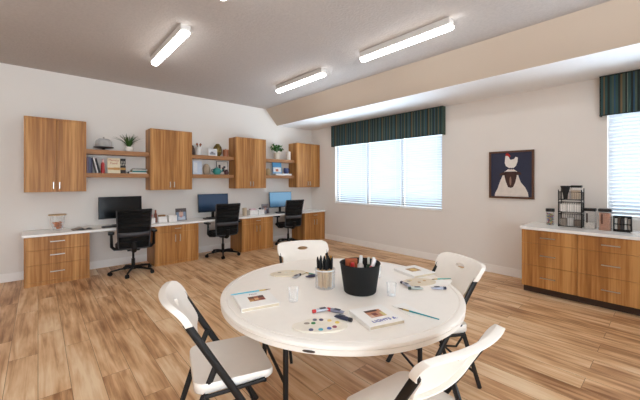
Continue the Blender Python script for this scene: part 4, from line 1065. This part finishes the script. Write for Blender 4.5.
tray_box('white storage tray beside the upright photo frame', 1.89, 6.33, 0.14, 0.14, 0.12)
for i, (dx, c, nm) in enumerate(((-0.045, (190, 84, 60), 'rust'), (-0.015, (226, 208, 190), 'cream'), (0.018, (160, 110, 88), 'tan'), (0.046, (206, 60, 60), 'red'))):
    bottle('paint_bottle', nm + ' capped paint bottle standing in the leftmost white tray', 1.50 + dx, 6.30 + (0.02 if i % 2 else -0.02), DZ + .005, 0.15, 0.013, (222, 206, 196), c)
tag(MB().box(-.06, .06, -.03, .03, 0, .03, .008).build('wooden_block', P((150, 110, 70), .7)), 'tan wooden block on the middle white tray rim', 'block', None, (1.72, 6.36, DZ + .1055))
fr1 = frame_stand('grey and pink portrait photo in dark frame between the left and middle monitors', 2.075, 6.36, DZ + .002, 0.20, 0.235, (92, 84, 84), ((128, 146, 168), (0, 1, 0.72, 1, (84, 74, 74)), (0.3, 0.72, 0.35, 0.85, (214, 176, 158)), (0.2, 0.9, 0, 0.3, (190, 196, 208)), (0.4, 0.62, 0.2, 0.4, (206, 90, 80))), -10, 0.010)
tag(MB().lathe([(0, 0), (0.045, 0), (0.048, 0.17), (0.044, 0.17), (0.040, 0.008), (0, 0.008)], 24).build('paper_cup', P((196, 176, 150), .6), None, True), 'tan cup right of the middle office chair on the desk', 'cup', None, (3.40, 6.31, DZ))
tray_box('white storage tray left of the right desk photo frame', 3.60, 6.32, 0.20, 0.15, 0.11)
tray_box('white storage tray touching the right desk photo frame', 3.80, 6.33, 0.15, 0.14, 0.11)
tag(MB().box(-.07, .07, -.04, .04, 0, .035, .008).build('pink_box', P((226, 196, 200), .6)), 'small pale pink box on the white tray near the third base cabinet', 'box', None, (3.60, 6.32, DZ + .1105))
tag(MB().ball((0, 0, .022), .03, (1.2, 1, .73)).build('computer_mouse', M['graphite'], None, True), 'dark computer mouse on the white tray beside the right photo frame', 'mouse', None, (3.80, 6.33, DZ + .1105))
fr2 = frame_stand('small grey and red portrait photo left of the monitor nearest the window', 3.985, 6.37, DZ + .002, 0.185, 0.22, (110, 100, 98), ((150, 156, 166), (0.1, 0.9, 0.6, 0.9, (120, 100, 96)), (0.35, 0.65, 0.35, 0.7, (200, 160, 146)), (0.15, 0.35, 0.0, 0.4, (120, 60, 60)), (0.6, 0.95, 0.0, 0.45, (70, 50, 60))), -10, 0.010)

# ---------------------------------------------------------------- right counter things
CZ = 0.8955
def canister(label, x, y, w_, h_, fill, fillh, mark, lid=(24, 22, 22)):
    o = thing('storage_canister', label, 'canister', (x, y, CZ), 0, 'clear canisters on the right worktop')
    MB().prism(rounded(w_, w_, w_ * .2), 0, h_ * .86).build('clear_wall', M['acrylic'], o, True)
    MB().prism(rounded(w_ - .008, w_ - .008, w_ * .18), 0.003, fillh).build('contents', P(fill, .8, vary=0.15, scale=60), o, True)
    MB().prism(rounded(w_ + .008, w_ + .008, w_ * .2), h_ * .86, h_, bev=.004).build('lid', P(lid, .4), o, True)
    if mark: MB().box(-w_ / 2 - .0012, -w_ / 2, w_ * .12, w_ * .28, h_ * .30, h_ * .76).build('label_strip', P(mark, .6), o)
    return o
c0 = thing('storage_jar', 'clear jar of coloured sweets with black lid, left of the wire rack', 'jar', (5.36, 1.165, CZ))
MB().lathe([(0, 0), (.045, 0), (.048, .01), (.048, .175), (.04, .19), (0, .19)], 28).build('clear_wall', M['acrylic'], c0, True)
MB().lathe([(0, .19), (.052, .19), (.052, .232), (0, .235)], 28).build('lid', P((24, 22, 22), .4), c0, True)
sw = [MB() for _ in range(4)]
for k in range(110):
    a = random.uniform(0, 2 * PI); r_ = 0.036 * math.sqrt(random.random())
    sw[k % 4].ball((r_ * math.cos(a), r_ * math.sin(a), .012 + .15 * k / 110), .010, sub=1)
for m_, c in zip(sw, ((150, 60, 80), (90, 100, 150), (190, 160, 90), (110, 140, 100))): m_.build('sweets', P(c, .4), c0, True)['kind'] = 'stuff'
canister('clear canister with black lid and pale pods, beside the wire rack', 5.36, 0.735, 0.115, 0.265, (206, 196, 186), 0.085, (70, 54, 46))
canister('clear canister with black lid full of pinkish brown powder', 5.33, 0.585, 0.120, 0.270, (178, 130, 106), 0.215, (96, 60, 40))

rk = thing('wire_rack', 'tall black three-tier wire rack on the right worktop', 'rack', (5.38, 0.935, CZ), R(0))
hx, hy = 0.085, 0.122
fm = MB()
for sx in (-1, 1):
    for sy in (-1, 1): fm.tube([(sx * hx, sy * hy, 0), (sx * hx, sy * hy, 0.52 if sx > 0 else 0.50)], .0055, 8)
fm.build('posts', M['black'], rk, True)
for z0, z1 in ((0.012, 0.175), (0.20, 0.33), (0.365, 0.47)):
    t_ = MB()
    for z in (z0, z1):
        t_.tube([(-hx, -hy, z), (hx, -hy, z), (hx, hy, z), (-hx, hy, z), (-hx, -hy, z)], .0048, 6)
    for k in range(1, 10):
        y = -hy + 2 * hy * k / 10
        t_.tube([(-hx, y, z1), (-hx, y, z0), (hx, y, z0), (hx, y, z1)], .0014, 5)
    for k in range(1, 8):
        x = -hx + 2 * hx * k / 8
        t_.tube([(x, -hy, z1), (x, -hy, z0)], .0014, 5); t_.tube([(x, hy, z1), (x, hy, z0)], .0014, 5)
    t_.build('basket', M['black'], rk)
# contents of the rack
RX, RY = 5.38, 0.935
tag(MB().lathe([(0, 0), (0.022, 0), (0.026, 0.05), (0.055, 0.17), (0.055, 0.178), (0, 0.176)], 24).build('coffee_funnel', P((20, 19, 19), .5), None, True), 'black cone shaped funnel in the top tier of the wire rack', 'funnel', None, (RX - .005, RY + .060, CZ + .374))
tm = thing('storage_jar', 'squat clear jar with black lid in the top tier of the wire rack', 'jar', (RX, RY - .057, CZ + .374))
MB().prism(rounded(.115, .115, .02), 0, .155).build('clear_wall', M['acrylic'], tm, True)
MB().prism(rounded(.10, .10, .02), .003, .12).build('contents', P((196, 178, 156), .8), tm, True)
MB().prism(rounded(.118, .118, .02), .155, .185, bev=.004).build('lid', M['black'], tm, True)
for k in range(3):
    tag(MB().box(-.062, .062, -.036, .036, 0, .10, .006).build('napkin_pack', M['paper']), ('left', 'middle', 'right')[k] + ' white napkin pack in the middle tier of the wire rack', 'napkins', None, (RX, RY + .075 - .075 * k, CZ + .206))
for k in range(3):
    tag(MB().box(-.055, .055, -.034, .034, 0, (.09, .11, .08)[k], .004).build('tea_box', P(((150, 136, 124), (196, 190, 184), (120, 104, 92))[k], .6)), ('taupe', 'pale grey', 'brown')[k] + ' tea box in the bottom tier of the wire rack', 'box', None, (RX, RY + .075 - .075 * k, CZ + .018))
# small caddy of packets in front of the window
cd = thing('packet_caddy', 'small black caddy frame below the right window blind', 'caddy', (5.33, 0.425, CZ), R(0))
q = MB(); q.box(-.045, .045, -.078, .078, 0, .006)
for sy in (-1, 1): q.box(-.045, .045, sy * .078 - .004, sy * .078 + .004, 0, .19)
for z in (.092, .184): q.box(-.045, -.037, -.078, .078, z - .006, z + .006)
q.box(.037, .045, -.078, .078, 0, .19)
q.box(-.045, -.037, -.078, .078, 0, .03)
q.build('caddy_frame', M['black'], cd)
cols = ((210, 208, 204), (90, 70, 58), (60, 56, 56), (190, 186, 182), (150, 140, 132))
nms = ('pale grey', 'brown', 'charcoal', 'silver', 'taupe')
for k in range(5):
    tag(MB().box(-.030, .030, -.011, .011, 0, .15 + .012 * (k % 2), .002).build('tea_packet', P(cols[k], .5)), nms[k] + ' packet standing in the small black caddy', 'packet', None, (5.33, 0.425 + .058 - .029 * k, CZ + .0065), R(0))
tag(MB().box(-.07, .07, -.09, .09, 0, .012, .003).build('paper_stack', M['paper']), 'white papers lying on the right worktop at the right edge', 'paper', None, (5.22, 0.25, CZ), R(12))
